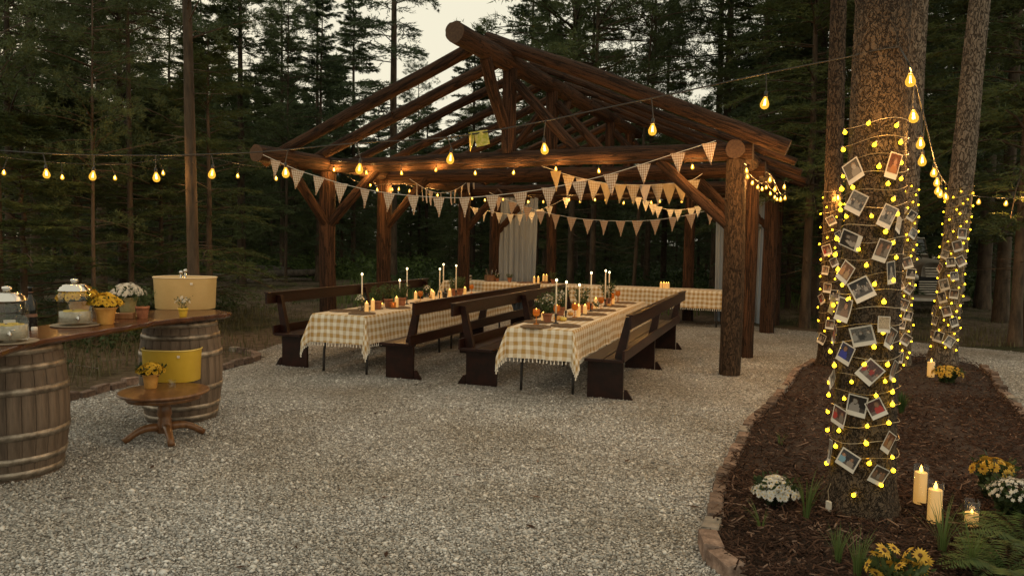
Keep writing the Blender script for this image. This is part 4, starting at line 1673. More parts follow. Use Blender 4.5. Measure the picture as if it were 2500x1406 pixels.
def tablecloth(label, o, rz, W, L, drop, seed, mat='ging_table', group=None, fold=0.02, y0=0.0):
    """square of checked cloth laid over the table: flat top, falling sides, pointed corners, tassels along the hem"""
    rg = random.Random(seed)
    root = thing('tablecloth', label, 'tablecloth', (o.x, o.y, 0), rz, group)
    z0 = TABZ + 0.005
    hw = W / 2 + 0.006
    st = 0.03
    axs = np.unique(np.concatenate([np.arange(-hw - drop, -hw, st), np.linspace(-hw, hw, 12), np.arange(hw, hw + drop + 1e-6, st), [hw + drop]]))
    ays = np.unique(np.concatenate([np.arange(-drop, 0, st), np.linspace(0, L, int(L / 0.08)), np.arange(L, L + drop + 1e-6, st), [L + drop]]))
    ph = [rg.uniform(0, 6.28) for _ in range(8)]

    def place(a, b):
        ex = max(0.0, abs(a) - hw)
        ey = max(0.0, -b, b - L)
        sx = 1 if a > 0 else -1
        sy = -1 if b < 0 else 1
        x = max(-hw, min(hw, a))
        y = max(0.0, min(L, b))
        if ex == 0 and ey == 0:
            return (x, y, z0 + 0.0012 * math.sin(a * 19 + ph[0]) * math.sin(b * 13 + ph[1]))
        r = math.hypot(ex, ey)
        f = min(1, r / drop)
        if ey == 0:
            wv = fold * (0.6 * math.sin(b * 9 + ph[2]) + 0.5 * math.sin(b * 17 + ph[3]) + 0.4)
            out = 0.008 + f * (0.028 + wv)
            return (x + sx * out, y, z0 - r + 0.006 * min(1, f * 6))
        if ex == 0:
            wv = fold * (0.6 * math.sin(a * 11 + ph[4]) + 0.5 * math.sin(a * 23 + ph[5]) + 0.4)
            out = 0.008 + f * (0.028 + wv)
            return (x, y + sy * out, z0 - r + 0.006 * min(1, f * 6))
        th = math.atan2(ey, ex)                         # fold gathering at the corner
        fl = 0.008 + f * (0.035 + 0.11 * math.sin(2 * th) ** 1.5)
        twist = 0.25 * math.sin(2 * th)
        return (x + sx * fl * math.cos(th + twist), y + sy * fl * math.sin(th + twist), z0 - r + 0.006)
    V, UV = [], []
    for b in ays:
        for a in axs:
            V.append(place(a, b))
            UV.append((a + 5, b + 5))
    nx, ny = len(axs), len(ays)
    Q = [(j * nx + i, j * nx + i + 1, (j + 1) * nx + i + 1, (j + 1) * nx + i) for j in range(ny - 1) for i in range(nx - 1)]
    me = bpy.data.meshes.new('cloth')
    me.from_pydata(V, [], Q)
    me.materials.append(M[mat])
    uvl = me.uv_layers.new(name='UVMap')
    idx = np.zeros(len(me.loops), dtype=np.int32)
    me.loops.foreach_get('vertex_index', idx)
    uvl.data.foreach_set('uv', np.array(UV, dtype=np.float32)[idx].ravel())
    me.polygons.foreach_set('use_smooth', [True] * len(Q))
    me.update()
    c = obj('cloth', me, root)
    # tassels
    mb = MB()

    def tas(a, b):
        p = place(a, b)
        l = rg.uniform(0.034, 0.045)
        dx, dy = rg.uniform(-0.006, 0.006), rg.uniform(-0.006, 0.006)
        q = [(p[0] + math.cos(k * 2.094) * 0.003, p[1] + math.sin(k * 2.094) * 0.003, p[2] + 0.002) for k in range(3)]
        w_ = [(p[0] + dx + math.cos(k * 2.094) * 0.009, p[1] + dy + math.sin(k * 2.094) * 0.009, p[2] - l) for k in range(3)]
        mb.add(q + w_, [(0, 1, 4, 3), (1, 2, 5, 4), (2, 0, 3, 5), (3, 4, 5)])
    sp = 0.042
    for k in range(int((2 * hw + 2 * drop) / sp)):
        for b in (-drop, L + drop):
            tas(-hw - drop + k * sp, b)
    for k in range(int((L + 2 * drop) / sp)):
        for a in (-hw - drop, hw + drop):
            tas(a, -drop + k * sp)
    t = mb.build('tassel_fringe', M['white'], root)
    t['kind'] = 'stuff'
    # hem cord
    return root


folding_table('long folding table under the left-hand checked cloth', TAB_L, -A20, 0.74, LEN_L, [(0.14, 1), (2.2, -1), (2.62, 1), (4.7, -1)])
folding_table('long folding table under the right-hand checked cloth', TAB_R, -A20, 0.72, LEN_R, [(0.28, 1), (2.0, -1), (2.4, 1), (4.2, -1)])
tablecloth('mustard gingham cloth with tassels draped over the left-hand table', TAB_L, -A20, 0.74, LEN_L, 0.35, 1, group='gingham cloths with tassels')
tablecloth('mustard gingham cloth with tassels draped over the right-hand table', TAB_R, -A20, 0.72, LEN_R, 0.33, 2, group='gingham cloths with tassels')
# table across the back: front edge from the right end to the left end
BT0 = G(1775, 713, TABZ)
BTL = 6.5
BTO = BT0 + gd * 0.38
folding_table('long serving table across the back of the pavilion', BTO, PI / 2 - A24, 0.74, BTL, [(0.2, 1), (2.0, -1), (2.4, 1), (3.8, -1), (4.2, 1), (6.3, -1)])
tablecloth('mustard gingham cloth on the long serving table at the back', BTO, PI / 2 - A24, 0.74, BTL, 0.36, 3, group='gingham cloths with tassels')


# ================================================================== TABLE SETTING
def tabpx(u, v, lim=0.3):
    """a spot on the left or right table top, kept within the top's edges"""
    tab, L = (TAB_L, LEN_L) if u < 1200 else (TAB_R, LEN_R)
    p = G(u, v, CLZ)
    d = p - tab
    r_, s_ = d.dot(tr_), d.dot(tu)
    if s_ > L - 0.12 or abs(r_) > lim + 0.12:
        q = on_line(u, v, tab + tr_ * max(-lim, min(lim, r_)) * 0.4, tab + tr_ * max(-lim, min(lim, r_)) * 0.4 + tu)
        d = q - tab
        r_, s_ = d.dot(tr_), d.dot(tu)
    r_ = max(-lim, min(lim, r_))
    s_ = max(0.1, min(L - 0.12, s_))
    p = tab + tr_ * r_ + tu * s_
    return Vector((p.x, p.y, CLZ))


def bt(u, off=0.0, dz=0.0):
    """a spot on the back table: picture column u, off metres behind its centre line"""
    a = BTO + gd * off
    p = on_line(u, 690, a, a - gr)
    return Vector((p.x, p.y, CLZ + dz))


def mk_placemat():
    mb = MB()
    mb.lathe([(0.001, 0.006), (0.06, 0.007), (0.12, 0.006), (0.165, 0.007), (0.172, 0.004), (0.168, 0.0)], 28)
    return mb.mesh('placemat', M['wicker'], True)


ME_MAT = mk_placemat()


def ring_mesh():
    mb = MB()
    for r in (0.05, 0.09, 0.13, 0.166):
        pts = [(math.cos(2 * PI * k / 28) * r, math.sin(2 * PI * k / 28) * r, 0.0075) for k in range(29)]
        mb.tube(pts, 0.0035, 5, False)
    return mb.mesh('braid', M['wicker'], True)


ME_RING = ring_mesh()


def placemat(p, label):
    t = thing('placemat', label, 'placemat', p, 0, 'round woven placemats')
    obj('mat', ME_MAT, t)
    obj('braid', ME_RING, t)


for k, (u, v) in enumerate([(829, 759), (870, 744), (905, 730)]):
    placemat(tabpx(u, v, 0.215), f'round woven placemat on the far side of the left-hand table, {ORD[k]} from the near end')
for k, (u, v) in enumerate([(884, 766), (972, 752), (1040, 738)]):
    placemat(tabpx(u, v, 0.215), f'round woven placemat on the bench side of the left-hand table, {ORD[k]} from the near end')
for k, (u, v) in enumerate([(1292, 785), (1308, 770)]):
    placemat(tabpx(u, v, 0.215), f'round woven placemat on the left side of the right-hand table, {ORD[k]} from the near end')
for k, (u, v) in enumerate([(1381, 796), (1415, 780), (1450, 768), (1474, 758), (1502, 748), (1527, 740)]):
    placemat(tabpx(u, v, 0.215), f'round woven placemat on the right side of the right-hand table, {ORD[k]} from the near end')


def flame_mesh(h, r):
    mb = MB()
    mb.lathe([(0.0005, 0), (r, h * 0.3), (r * 0.8, h * 0.55), (r * 0.3, h * 0.85), (0.0004, h)], 8)
    return mb.mesh('flame', M['flame'], True)


ME_FLAME = flame_mesh(0.028, 0.007)
ME_FLAME_BIG = flame_mesh(0.05, 0.011)


def pillar_mesh(r, h):
    rg = random.Random(int(r * 1e4 + h * 1e3))
    mb = MB()
    wob = lambda a, z: 1 + (0.04 * math.sin(a * 5 + 1) * (1 if z > h * 0.9 else 0.2))
    mb.lathe([(r * 0.98, 0), (r, 0.004), (r, h * 0.5), (r * 0.98, h - 0.006), (r * 0.9, h), (r * 0.55, h - 0.006), (0.001, h - 0.008)], 18, wob=wob)
    return mb.mesh('wax', M['wax'], True)


ME_PIL = [pillar_mesh(0.026, 0.115), pillar_mesh(0.026, 0.14), pillar_mesh(0.026, 0.095)]
PL = bpy.data.lights.new('candle_glow', 'POINT')
PL.energy = 0.25
PL.color = (1.0, 0.55, 0.18)
PL.shadow_soft_size = 0.02


def glow(data, parent, loc):
    o = bpy.data.objects.new(data.name, data)
    COL.objects.link(o)
    o.parent = parent
    o.location = loc
    return o


def candle(p, label, k=0, group='short flickering candles on the tables', lit=True):
    t = thing('candle', label, 'candle', p, 0, group)
    obj('wax', ME_PIL[k], t)
    h = (0.115, 0.14, 0.095)[k]
    obj('flame', ME_FLAME, t, (0, 0, h - 0.006))
    if lit:
        glow(PL, t, (0, 0, h + 0.03))


for k, (u, v, q) in enumerate([(895, 761, 0), (910, 758, 1), (968, 751, 1), (1009, 731, 0), (1039, 725, 0), (1058, 721, 0), (1074, 719, 0), (1098, 715, 0), (1135, 711, 0)]):
    candle(tabpx(u, v), f'short lit candle on the left-hand table, {ORD[k]} from the near end', q, lit=k % 2 == 0)
for k, (u, v, q) in enumerate([(1326, 784, 2), (1412, 773, 1), (1428, 767, 0), (1454, 753, 1), (1496, 742, 0)]):
    candle(tabpx(u, v), f'short lit candle on the right-hand table, {ORD[k]} from the near end', q, lit=k % 2 == 0)
for k, (u, v) in enumerate([(1614, 703), (1621, 702), (1627, 704), (1632, 702)]):
    candle(bt(u, 0.05 * (k % 2)), f'lit candle in the row of four on the back table, {ORD[k]} from the left', 0, lit=k == 1)
for (u, v, z, lab) in [(1304, -0.05, 0, 'lower left lit candle of the cluster on the back table'),
                       (1314, 0.02, 0, 'lit candle standing second in the cluster on the back table'),
                       (1327, 0.12, 0.05, 'left one of the raised candles in the cluster on the back table'),
                       (1334, 0.1, 0.05, 'right one of the raised candles in the cluster on the back table')]:
    p = bt(u, v, z)
    candle(p, lab, 1, lit=False)
p = bt(1331, 0.11)
sl_ = MB()
sl_.lathe([(0.1, 0), (0.105, 0.01), (0.105, 0.04), (0.098, 0.049), (0.001, 0.049)], 18)
tag(sl_.build('wood_slice', M['oak'], None, True, p), 'round wood slice raising two candles on the back table', 'wood slice')


def taper(u, v, tab, label):
    q = on_line(u, v, tab, tab + tu)
    top = q.z
    t = thing('taper_candle', label, 'candle', (q.x, q.y, CLZ), 0, 'tall white taper candles')
    h = top - CLZ
    hb = min(0.1, h * 0.3)
    mb = MB()
    mb.lathe([(0.035, 0), (0.036, 0.006), (0.012, 0.014), (0.008, hb * 0.5), (0.012, hb - 0.02), (0.016, hb), (0.012, hb + 0.012), (0.001, hb + 0.012)], 14)
    mb.build('holder', M['black_metal'], t, True)
    MB().tube([(0, 0, hb), (0, 0, h - 0.03)], [0.0105, 0.008], 10).build('wax_stick', M['taper'], t, True)
    MB().ball((0, 0, h - 0.018), 0.014, 10, 8, sz=1.2).build('bulb_tip', M['tip'], t, True)


for k, (u, v) in enumerate([(884, 666), (976, 681), (994, 653), (1074, 654), (1083, 643), (1114, 646)]):
    taper(u, v, TAB_L, f'tall white taper on the left-hand table, {ORD[k]} from the near end')
for k, (u, v) in enumerate([(1359, 680), (1383, 685), (1415, 692), (1444, 663), (1479, 658), (1488, 662)]):
    taper(u, v, TAB_R, f'tall white taper on the right-hand table, {ORD[k]} from the near end')


def sprig_arrays(g, n, r, h, leaf, spread=1.0, wl=0.45):
    """leafy stems rising from a pot mouth"""
    a = g.uniform(0, 2 * PI, n)
    t = g.uniform(0.05, 1, n)
    rad = r * (0.3 + spread * t * g.uniform(0.3, 1.1, n))
    p = np.stack([np.cos(a) * rad, np.sin(a) * rad, h * t * g.uniform(0.75, 1.1, n)], -1)
    d = np.stack([np.cos(a) * 0.7, np.sin(a) * 0.7, g.uniform(-0.2, 1.2, n)], -1) + g.normal(0, 0.5, (n, 3))
    d /= np.linalg.norm(d, axis=1)[:, None]
    nv = np.cross(d, g.normal(0, 1, (n, 3)))
    nv /= np.linalg.norm(nv, axis=1)[:, None]
    l = leaf * g.uniform(0.6, 1.4, n)[:, None]
    V = np.stack([p, p + d * l * 0.45 + nv * l * wl * 0.5, p + d * l, p + d * l * 0.45 - nv * l * wl * 0.5], 1).reshape(-1, 3)
    T = np.arange(n * 4).reshape(-1, 4)
    return V, T


def pot_mesh(r, h, mat, name='pot'):
    mb = MB()
    mb.lathe([(r * 0.68, 0), (r * 0.7, 0.003), (r * 0.9, h * 0.72), (r * 0.9, h * 0.74), (r, h * 0.74), (r * 1.02, h), (r * 0.9, h), (r * 0.87, h * 0.85), (0.001, h * 0.85)], 20)
    return mb.mesh(name, mat, True)


def blooms(g, n, r, h, size, petals, mats, parent, flat=0.5, cz=0.0, up=0.3):
    """domed mass of little daisy heads"""
    V, T = [], []
    DV, DT = [], []
    for k in range(n):
        f = math.sqrt((k + 0.5) / n)
        a = k * 2.39996 + g.normal(0, 0.12)
        rad = r * f
        zz = cz + h * (1 - f * f * (1 - flat * 0.3)) * g.uniform(0.9, 1.08)
        c = np.array([math.cos(a) * rad, math.sin(a) * rad, zz])
        nrm = np.array([math.cos(a) * f * 1.1, math.sin(a) * f * 1.1, up + 0.6 * (1 - f)]) + g.normal(0, 0.18, 3)
        nrm /= np.linalg.norm(nrm)
        x = np.cross(nrm, [0.3, 0.2, 0.9])
        x /= np.linalg.norm(x)
        y = np.cross(nrm, x)
        s = size * g.uniform(0.8, 1.15)
        for layer in (0, 1):
            for q in range(petals):
                b = 2 * PI * (q + 0.5 * layer) / petals + g.normal(0, 0.08)
                dr = x * math.cos(b) + y * math.sin(b)
                pr = -x * math.sin(b) + y * math.cos(b)
                l = s * (1.0 - 0.3 * layer)
                wd = l * 0.24
                o = len(V)
                lift = nrm * l * (0.1 + 0.3 * layer)
                V += [c, c + dr * l * 0.6 - pr * wd + lift, c + dr * l + lift * 0.7, c + dr * l * 0.6 + pr * wd + lift]
                T.append((o, o + 1, o + 2, o + 3))
        o = len(DV)
        for q in range(6):
            b = 2 * PI * q / 6
            DV.append(c + (x * math.cos(b) + y * math.sin(b)) * s * 0.2 + nrm * s * 0.22)
        DV.append(c + nrm * s * 0.36)
        DT += [(o + q, o + (q + 1) % 6, o + 6) for q in range(6)]
    b_ = soup('blooms', np.array(V), np.array(T), mats[0], parent, kind='stuff')
    soup('flower_discs', np.array(DV), np.array(DT), mats[1], b_, kind='stuff')
    return b_


def herb_pot(p, label, r=0.05, h=0.095, hh=0.16, leaf=0.03, n=260, spread=1.3, seed=1, pot='terracotta', flowers=0, group=None, wl=0.35):
    g = np.random.default_rng(seed)
    t = thing('potted_herb', label, 'potted plant', p, rnd.uniform(0, 6), group)
    obj('pot', pot_mesh(r, h, M[pot]), t)
    V, T = sprig_arrays(g, n, r, hh, leaf, spread, wl)
    V[:, 2] += h * 0.85
    soup('foliage', V, T, M['leaf_herb'], t)
    if flowers:
        blooms(g, flowers, r * 1.5, hh * 0.55, 0.016, 6, (M['petal_w'], M['petal_y']), t, cz=h + hh * 0.35)
    return t


HP = 'terracotta herb pots on the tables'
for k, (u, v) in enumerate([(922, 755), (948, 750), (981, 746), (1110, 714), (1123, 712)]):
    herb_pot(tabpx(u, v), f'terracotta pot of green herbs on the left-hand table, {ORD[k]} from the near end', 0.062, 0.118, 0.2, 0.034, 460, 1.35, 40 + k, group=HP)
for k, (u, v, fl, pt) in enumerate([(1336, 787, 22, 'terracotta'), (1368, 770, 26, 'terracotta'), (1420, 763, 0, 'terracotta'), (1483, 745, 8, 'terracotta')]):
    herb_pot(tabpx(u, v), f'terracotta pot of leafy stems on the right-hand table, {ORD[k]} from the near end', 0.058, 0.11, 0.24, 0.038, 480, 1.7, 50 + k, pt, fl, group=HP)
herb_pot(bt(1244, 0), 'small terracotta herb pot in front of the grey curtain', 0.055, 0.1, 0.1, 0.03, 220, 1.3, 60)
herb_pot(bt(1214, 0.05), 'small flowering pot beside the utensil crate on the back table', 0.05, 0.08, 0.12, 0.03, 160, 1.3, 61, flowers=10)
herb_pot(bt(1350, 0.05), 'dark leafy pot right of the candle cluster on the back table', 0.055, 0.1, 0.18, 0.034, 240, 1.4, 62)


def goblet(p, label, h=0.165, candle_in=False):
    t = thing('goblet', label, 'goblet', p, 0, 'amber glass goblets')
    mb = MB()
    mb.lathe([(0.034, 0), (0.034, 0.003), (0.006, 0.008), (0.0045, h * 0.25), (0.006, h * 0.48)], 16)
    mb.build('stem', M['amber'], t, True)
    mb = MB()
    mb.lathe([(0.006, h * 0.48), (0.03, h * 0.53), (0.042, h * 0.68), (0.041, h * 0.88), (0.037, h), (0.035, h), (0.039, h * 0.86), (0.038, h * 0.7), (0.004, h * 0.52)], 18)
    mb.build('bowl', M['amber'], t, True)
    if candle_in:
        MB().lathe([(0.03, h * 0.6), (0.036, h * 0.7), (0.035, h * 0.9), (0.001, h * 0.9)], 14).build('wax_fill', M['wax'], t, True)
        obj('flame', ME_FLAME, t, (0, 0, h * 0.9))


for k, (u, v, c) in enumerate([(1309, 791, False), (1359, 779, True), (1403, 774, False), (1467, 755, False), (1493, 743, True), (1508, 736, False)]):
    goblet(tabpx(u, v), f'amber stemmed goblet on the right-hand table, {ORD[k]} from the near end', 0.17, c or k % 2 == 0)
for k, (u, v) in enumerate([(1026, 735), (1151, 709)]):
    goblet(tabpx(u, v), f'amber stemmed goblet on the left-hand table, {ORD[k]} from the near end', 0.15)


def tumbler(p, label, mat='amber', r=0.038, h=0.08):
    t = thing('tumbler', label, 'glass', p)
    MB().lathe([(r * 0.85, 0.0), (r * 0.88, 0.003), (r, h), (r * 0.93, h), (r * 0.82, 0.008), (0.001, 0.008)], 18).build('glass_body', M[mat], t, True)
    MB().lathe([(r * 0.8, 0.009), (r * 0.86, h * 0.55), (0.001, h * 0.55)], 16).build('wax_fill', M['wax'], t, True)
    obj('flame', ME_FLAME, t, (0, 0, h * 0.55))


tumbler(tabpx(960, 752), 'amber tumbler candle beside the second herb pot on the left-hand table')
tumbler(tabpx(1440, 756), 'amber tumbler candle in the middle of the right-hand table', r=0.048, h=0.1)
tumbler(tabpx(933, 748), 'pale tumbler candle between the first two herb pots', 'clear', 0.035, 0.06)


def gourd(p, label, r=0.045, mat='wrap'):
    t = thing('gourd', label, 'gourd', p, 0, 'small pumpkins among the candles')
    mb = MB()
    wob = lambda a, z: 1 + 0.07 * math.cos(a * 8)
    mb.lathe([(0.002, 0.004), (r * 0.7, 0.001), (r, r * 0.6), (r * 0.85, r * 1.15), (r * 0.3, r * 1.3), (0.002, r * 1.22)], 32, wob=wob)
    mb.build('flesh', M[mat], t, True)
    MB().tube([(0, 0, r * 1.2), (0.004, 0.002, r * 1.6)], [0.007, 0.005], 6).build('stalk', M['twig'], t)


gourd(tabpx(1361, 783), 'small ribbed gourd left of its twin on the right-hand table')
gourd(tabpx(1375, 784), 'small ribbed gourd right of its twin on the right-hand table', 0.04, 'lemon')
gourd(tabpx(1393, 770), 'small orange gourd beside the third goblet', 0.035)
gourd(tabpx(1487, 748), 'small orange gourd near the far end of the right-hand table', 0.03)
gourd(tabpx(1052, 728), 'small pumpkin among the candles of the left-hand table', 0.035)


def bud_vase(p, label, seed, h=0.085, r=0.045, n=16, mat='clear', stem=0.13):
    g = np.random.default_rng(seed)
    t = thing('bud_vase', label, 'vase', p)
    MB().lathe([(r * 0.6, 0), (r, h * 0.3), (r * 0.85, h * 0.6), (r * 0.4, h * 0.82), (r * 0.45, h), (r * 0.4, h), (r * 0.32, h * 0.8), (r * 0.9, h * 0.3), (0.001, 0.006)], 18).build('vase_body', M[mat], t, True)
    mb = MB()
    for k in range(9):
        a = g.uniform(0, 6.28)
        q = g.uniform(0.2, 1)
        mb.tube([(0, 0, 0.02), (0, 0, h), (math.cos(a) * 0.06 * q, math.sin(a) * 0.06 * q, h + stem * g.uniform(0.5, 1))], 0.0016, 4)
    mb.build('stems', M['leaf_herb'], t)
    V, T = sprig_arrays(g, 90, 0.03, stem, 0.03, 1.4, 0.35)
    V[:, 2] += h
    soup('foliage', V, T, M['leaf_herb'], t)
    blooms(g, n, 0.06, stem * 0.6, 0.017, 6, (M['petal_w'], M['petal_y']), t, cz=h + stem * 0.4)


bud_vase(tabpx(879, 760), 'round clear bud vase of white flowers at the near end of the left-hand table', 70, n=18)
bud_vase(tabpx(1043, 729), 'bud vase of white sprigs in the middle of the left-hand table', 71)
bud_vase(tabpx(1092, 718), 'bud vase of white sprigs near the far end of the left-hand table', 73)
bud_vase(tabpx(1348, 777), 'bud vase of white flowers near the front of the right-hand table', 72, n=22)
bud_vase(tabpx(1456, 760), 'small clear bud vase beside the third placemat on the right', 74, h=0.06, r=0.03, n=6, stem=0.06)


def bottle(p, label, h=0.3, r=0.037, lab=True):
    t = thing('wine_bottle', label, 'bottle', p)
    MB().lathe([(r * 0.9, 0), (r, 0.006), (r, h * 0.6), (r * 0.8, h * 0.68), (r * 0.38, h * 0.76), (r * 0.36, h * 0.94), (r * 0.45, h * 0.95), (r * 0.45, h), (0.001, h)], 20).build('glass_body', M['wine'], t, True)
    if lab:
        MB().lathe([(r * 1.015, h * 0.3), (r * 1.015, h * 0.37)], 20).build('label_band', M['label_red'], t, True)
        MB().lathe([(r * 0.4, h * 0.86), (r * 0.4, h * 0.885)], 16).build('neck_band', M['label_red'], t, True)


bottle(tabpx(892, 752), 'slim dark bottle behind the first candle of the left-hand table', 0.2, 0.022, False)
bottle(tabpx(1020, 729), 'squat dark bottle in the middle of the left-hand table', 0.14, 0.04, False)
bottle(tabpx(1086, 717), 'dark bottle near the far end of the left-hand table', 0.15, 0.04, False)

# back table bits
t = thing('bowl_stack', 'stack of pale striped bowls at the left end of the back table', 'bowls', bt(1140, 0))
for k in range(3):
    MB().lathe([(0.07, 0), (0.075, 0.004), (0.12, 0.05), (0.128, 0.055), (0.115, 0.052), (0.07, 0.012), (0.001, 0.012)], 22).build('bowl', M['card' if k != 1 else 'wicker'], t, True, (0, 0, 0.032 * k))
t = thing('napkin', 'blue folded napkin beside the stacked bowls', 'napkin', bt(1118, 0.05))
mb = MB()
mb.lathe([(0.13, 0), (0.09, 0.03), (0.04, 0.07), (0.001, 0.08)], 12, wob=lambda a, z: 1 + 0.25 * math.sin(a * 3))
mb.build('napkin_cloth', M['curtain'], t, True)
t = thing('utensil_crate', 'wooden crate of upright utensils on the back table', 'crate', bt(1197, 0.05), A24)
for (x, y, sx, sy) in ((0, -0.07, 0.24, 0.014), (0, 0.07, 0.24, 0.014), (-0.113, 0, 0.014, 0.126), (0.113, 0, 0.014, 0.126)):
    MB().box((x, y, 0.075), (sx, sy, 0.14), bev=0.002).build('crate_side', M['oak'], t)
MB().box((0, 0, 0.01), (0.21, 0.124, 0.014)).build('crate_floor', M['oak'], t)
for k in range(16):
    x, y = rnd.uniform(-0.08, 0.08), rnd.uniform(-0.04, 0.04)
    MB().tube([(x, y, 0.02), (x * 2.0 + rnd.uniform(-0.06, 0.06), y * 2, rnd.uniform(0.22, 0.32))], [0.004, 0.003], 5).build('utensil', M['twig' if k % 3 else 'chrome'], t)
t = thing('serving_board', 'low dark serving board on the back table', 'board', bt(1283, -0.1), A24)
MB().box((0, 0, 0.012), (0.36, 0.2, 0.024), bev=0.004).build('board', M['oak'], t)


# ================================================================== BARREL BAR ON THE LEFT
NST = 26
BH = 0.92


def brl_r(z):
    q = (z / BH - 0.5) * 2
    return 0.352 - 0.058 * q * q


def stave_mesh():
    vs, fs = [], []
    K = 10
    ha = PI / NST - 0.0012
    for k in range(K + 1):
        z = BH * k / K
        r = brl_r(z)
        for (a, rr) in ((-ha, r - 0.0035), (-ha * 0.93, r), (0, r + 0.0015), (ha * 0.93, r), (ha, r - 0.0035), (ha, r - 0.03), (-ha, r - 0.03)):
            vs.append((math.cos(a) * rr, math.sin(a) * rr, z))
    n = 7
    for k in range(K):
        for j in range(n):
            j2 = (j + 1) % n
            fs.append((k * n + j, k * n + j2, (k + 1) * n + j2, (k + 1) * n + j))
    fs.append(tuple(reversed(range(n))))
    fs.append(tuple(K * n + j for j in range(n)))
    mb = MB()
    mb.add(vs, fs)
    return mb.mesh('stave', M['stave'])


ME_STAVE = stave_mesh()


def barrel(label, c, rz):
    root = thing('wine_barrel', label, 'barrel', c, rz, 'oak barrels under the bar')
    for k in range(NST):
        o = obj('stave', ME_STAVE, root, None, 2 * PI * k / NST)
    for z, hgt in ((0.025, 0.05), (0.125, 0.045), (0.29, 0.05), (0.59, 0.05), (0.75, 0.045), (0.855, 0.052)):
        mb = MB()
        r0, r1 = brl_r(z) + 0.003, brl_r(z + hgt) + 0.003
        mb.lathe([(r0 - 0.003, z), (r0 + 0.005, z + 0.001), (r1 + 0.005, z + hgt - 0.001), (r1 - 0.003, z + hgt)], 52)
        h = mb.build('hoop', M['hoop'], root, True)
        rm = MB()
        a = 0.35
        for q in (-0.012, 0.012):
            rm.ball(((r0 + 0.004) * math.cos(a + q), (r0 + 0.004) * math.sin(a + q), z + hgt / 2), 0.006, 6, 4)
        rm.build('rivet', M['hoop'], h)
    MB().lathe([(0.001, BH - 0.03), (brl_r(BH) - 0.028, BH - 0.03), (brl_r(BH) - 0.028, BH - 0.05)], 40).build('head', M['stave'], root)


barrel('large oak barrel cut off by the left edge of the picture', (-3.47, 5.08, 0), -1.9)
barrel('oak barrel carrying the far end of the plank beside the round table', (-3.02, 6.72, 0), -1.3)

# live-edge slab
SLZ = 0.97
t = thing('plank_bar', 'glossy live-edge wooden plank laid across the two barrels', 'bar top', (-3.2, 5.4, 0))
front = [(-3.0, 3.6), (-2.98, 4.2), (-3.08, 4.75), (-3.0, 5.3), (-2.93, 5.7), (-2.88, 6.05), (-2.74, 6.35), (-2.6, 6.62), (-2.58, 6.8)]
back = [(-2.8, 7.02), (-3.2, 7.0), (-3.42, 6.8), (-3.5, 6.2), (-3.58, 5.5), (-3.68, 4.8), (-3.72, 4.2), (-3.7, 3.6)]
fp = smooth_poly(front, False, 5)
bp_ = smooth_poly(back, False, 5)
loop = fp + bp_
n = len(loop)
vs = []
for z, ins in ((SLZ - 0.048, 0.03), (SLZ - 0.03, 0.006), (SLZ - 0.006, 0.0), (SLZ, 0.006)):
    for i, p in enumerate(loop):
        c = Vector((-3.25, p.y, 0))
        d = (c - p)
        d = d.normalized() if d.length > 0 else d
        q = p + d * (ins + 0.006 * math.sin(i * 1.9 + z * 40))
        vs.append((q.x + 3.2, q.y - 5.4, z))
fs = [tuple(reversed(range(n))), tuple(3 * n + i for i in range(n))]
for k in range(3):
    for i in range(n):
        j = (i + 1) % n
        fs.append((k * n + i, k * n + j, (k + 1) * n + j, (k + 1) * n + i))
MB().add(vs, fs).build('slab', M['slab'], t)


def bar(u, v):
    return G(u, v, SLZ)


def dispenser(p, label, rz):
    t = thing('drink_dispenser', label, 'drink dispenser', p, rz, 'glass drink dispensers')
    r, h = 0.115, 0.25
    MB().lathe([(0.001, 0.004), (r * 0.9, 0.0), (r, 0.012), (r, h * 0.85), (r * 0.98, h * 0.9), (r * 0.9, h * 0.95), (r * 0.9, h), (r * 0.87, h), (r * 0.87, h * 0.95), (r * 0.955, h * 0.88), (r * 0.965, 0.02), (0.001, 0.014)], 32).build('jar', M['clear'], t, True)
    MB().lathe([(0.001, 0.016), (r * 0.93, 0.018), (r * 0.93, 0.1), (0.001, 0.1)], 28).build('lemonade', M['water'], t, True)
    for k in range(5):
        a = k * 1.3
        MB().lathe([(0.001, 0), (0.03, 0), (0.03, 0.006), (0.001, 0.006)], 14, (0.06 * math.cos(a), 0.06 * math.sin(a), 0.1)).build('lemon_slice', M['lemon'], t)
    mb = MB()
    mb.lathe([(r * 0.95, h + 0.002), (r * 0.97, h + 0.012), (r * 0.86, h + 0.022), (r * 0.88, h + 0.03), (r * 0.7, h + 0.04), (r * 0.72, h + 0.047), (r * 0.45, h + 0.056), (r * 0.2, h + 0.06)], 28)
    lid = mb.build('lid', M['chrome'], t, True)
    MB().lathe([(0.012, h + 0.06), (0.03, h + 0.075), (0.026, h + 0.092), (0.001, h + 0.098)], 14).build('knob', M['chrome'], lid, True)
    mb = MB()
    mb.tube([(r, 0, 0.055), (r + 0.035, 0, 0.055)], 0.009, 10)
    mb.tube([(r + 0.033, 0, 0.075), (r + 0.033, 0, 0.025)], [0.007, 0.006], 8)
    mb.tube([(r + 0.033, 0, 0.078), (r + 0.06, 0.02, 0.084)], 0.004, 6)
    mb.ball((r + 0.004, 0, 0.055), 0.014, 10, 6)
    mb.build('tap', M['chrome'], t, True)
    # plate under it is a thing of its own


def tray(p, label, r=0.18):
    o = MB()
    o.lathe([(0.001, 0.006), (r * 0.8, 0.006), (r * 0.96, 0.012), (r, 0.009), (r * 0.95, 0.001), (0.001, 0.001)], 40, wob=lambda a, z: 1 + 0.012 * math.sin(a * 20))
    return tag(o.build('woven_tray', M['doily'], None, True, p), label, 'tray', 'woven trays under the dispensers')


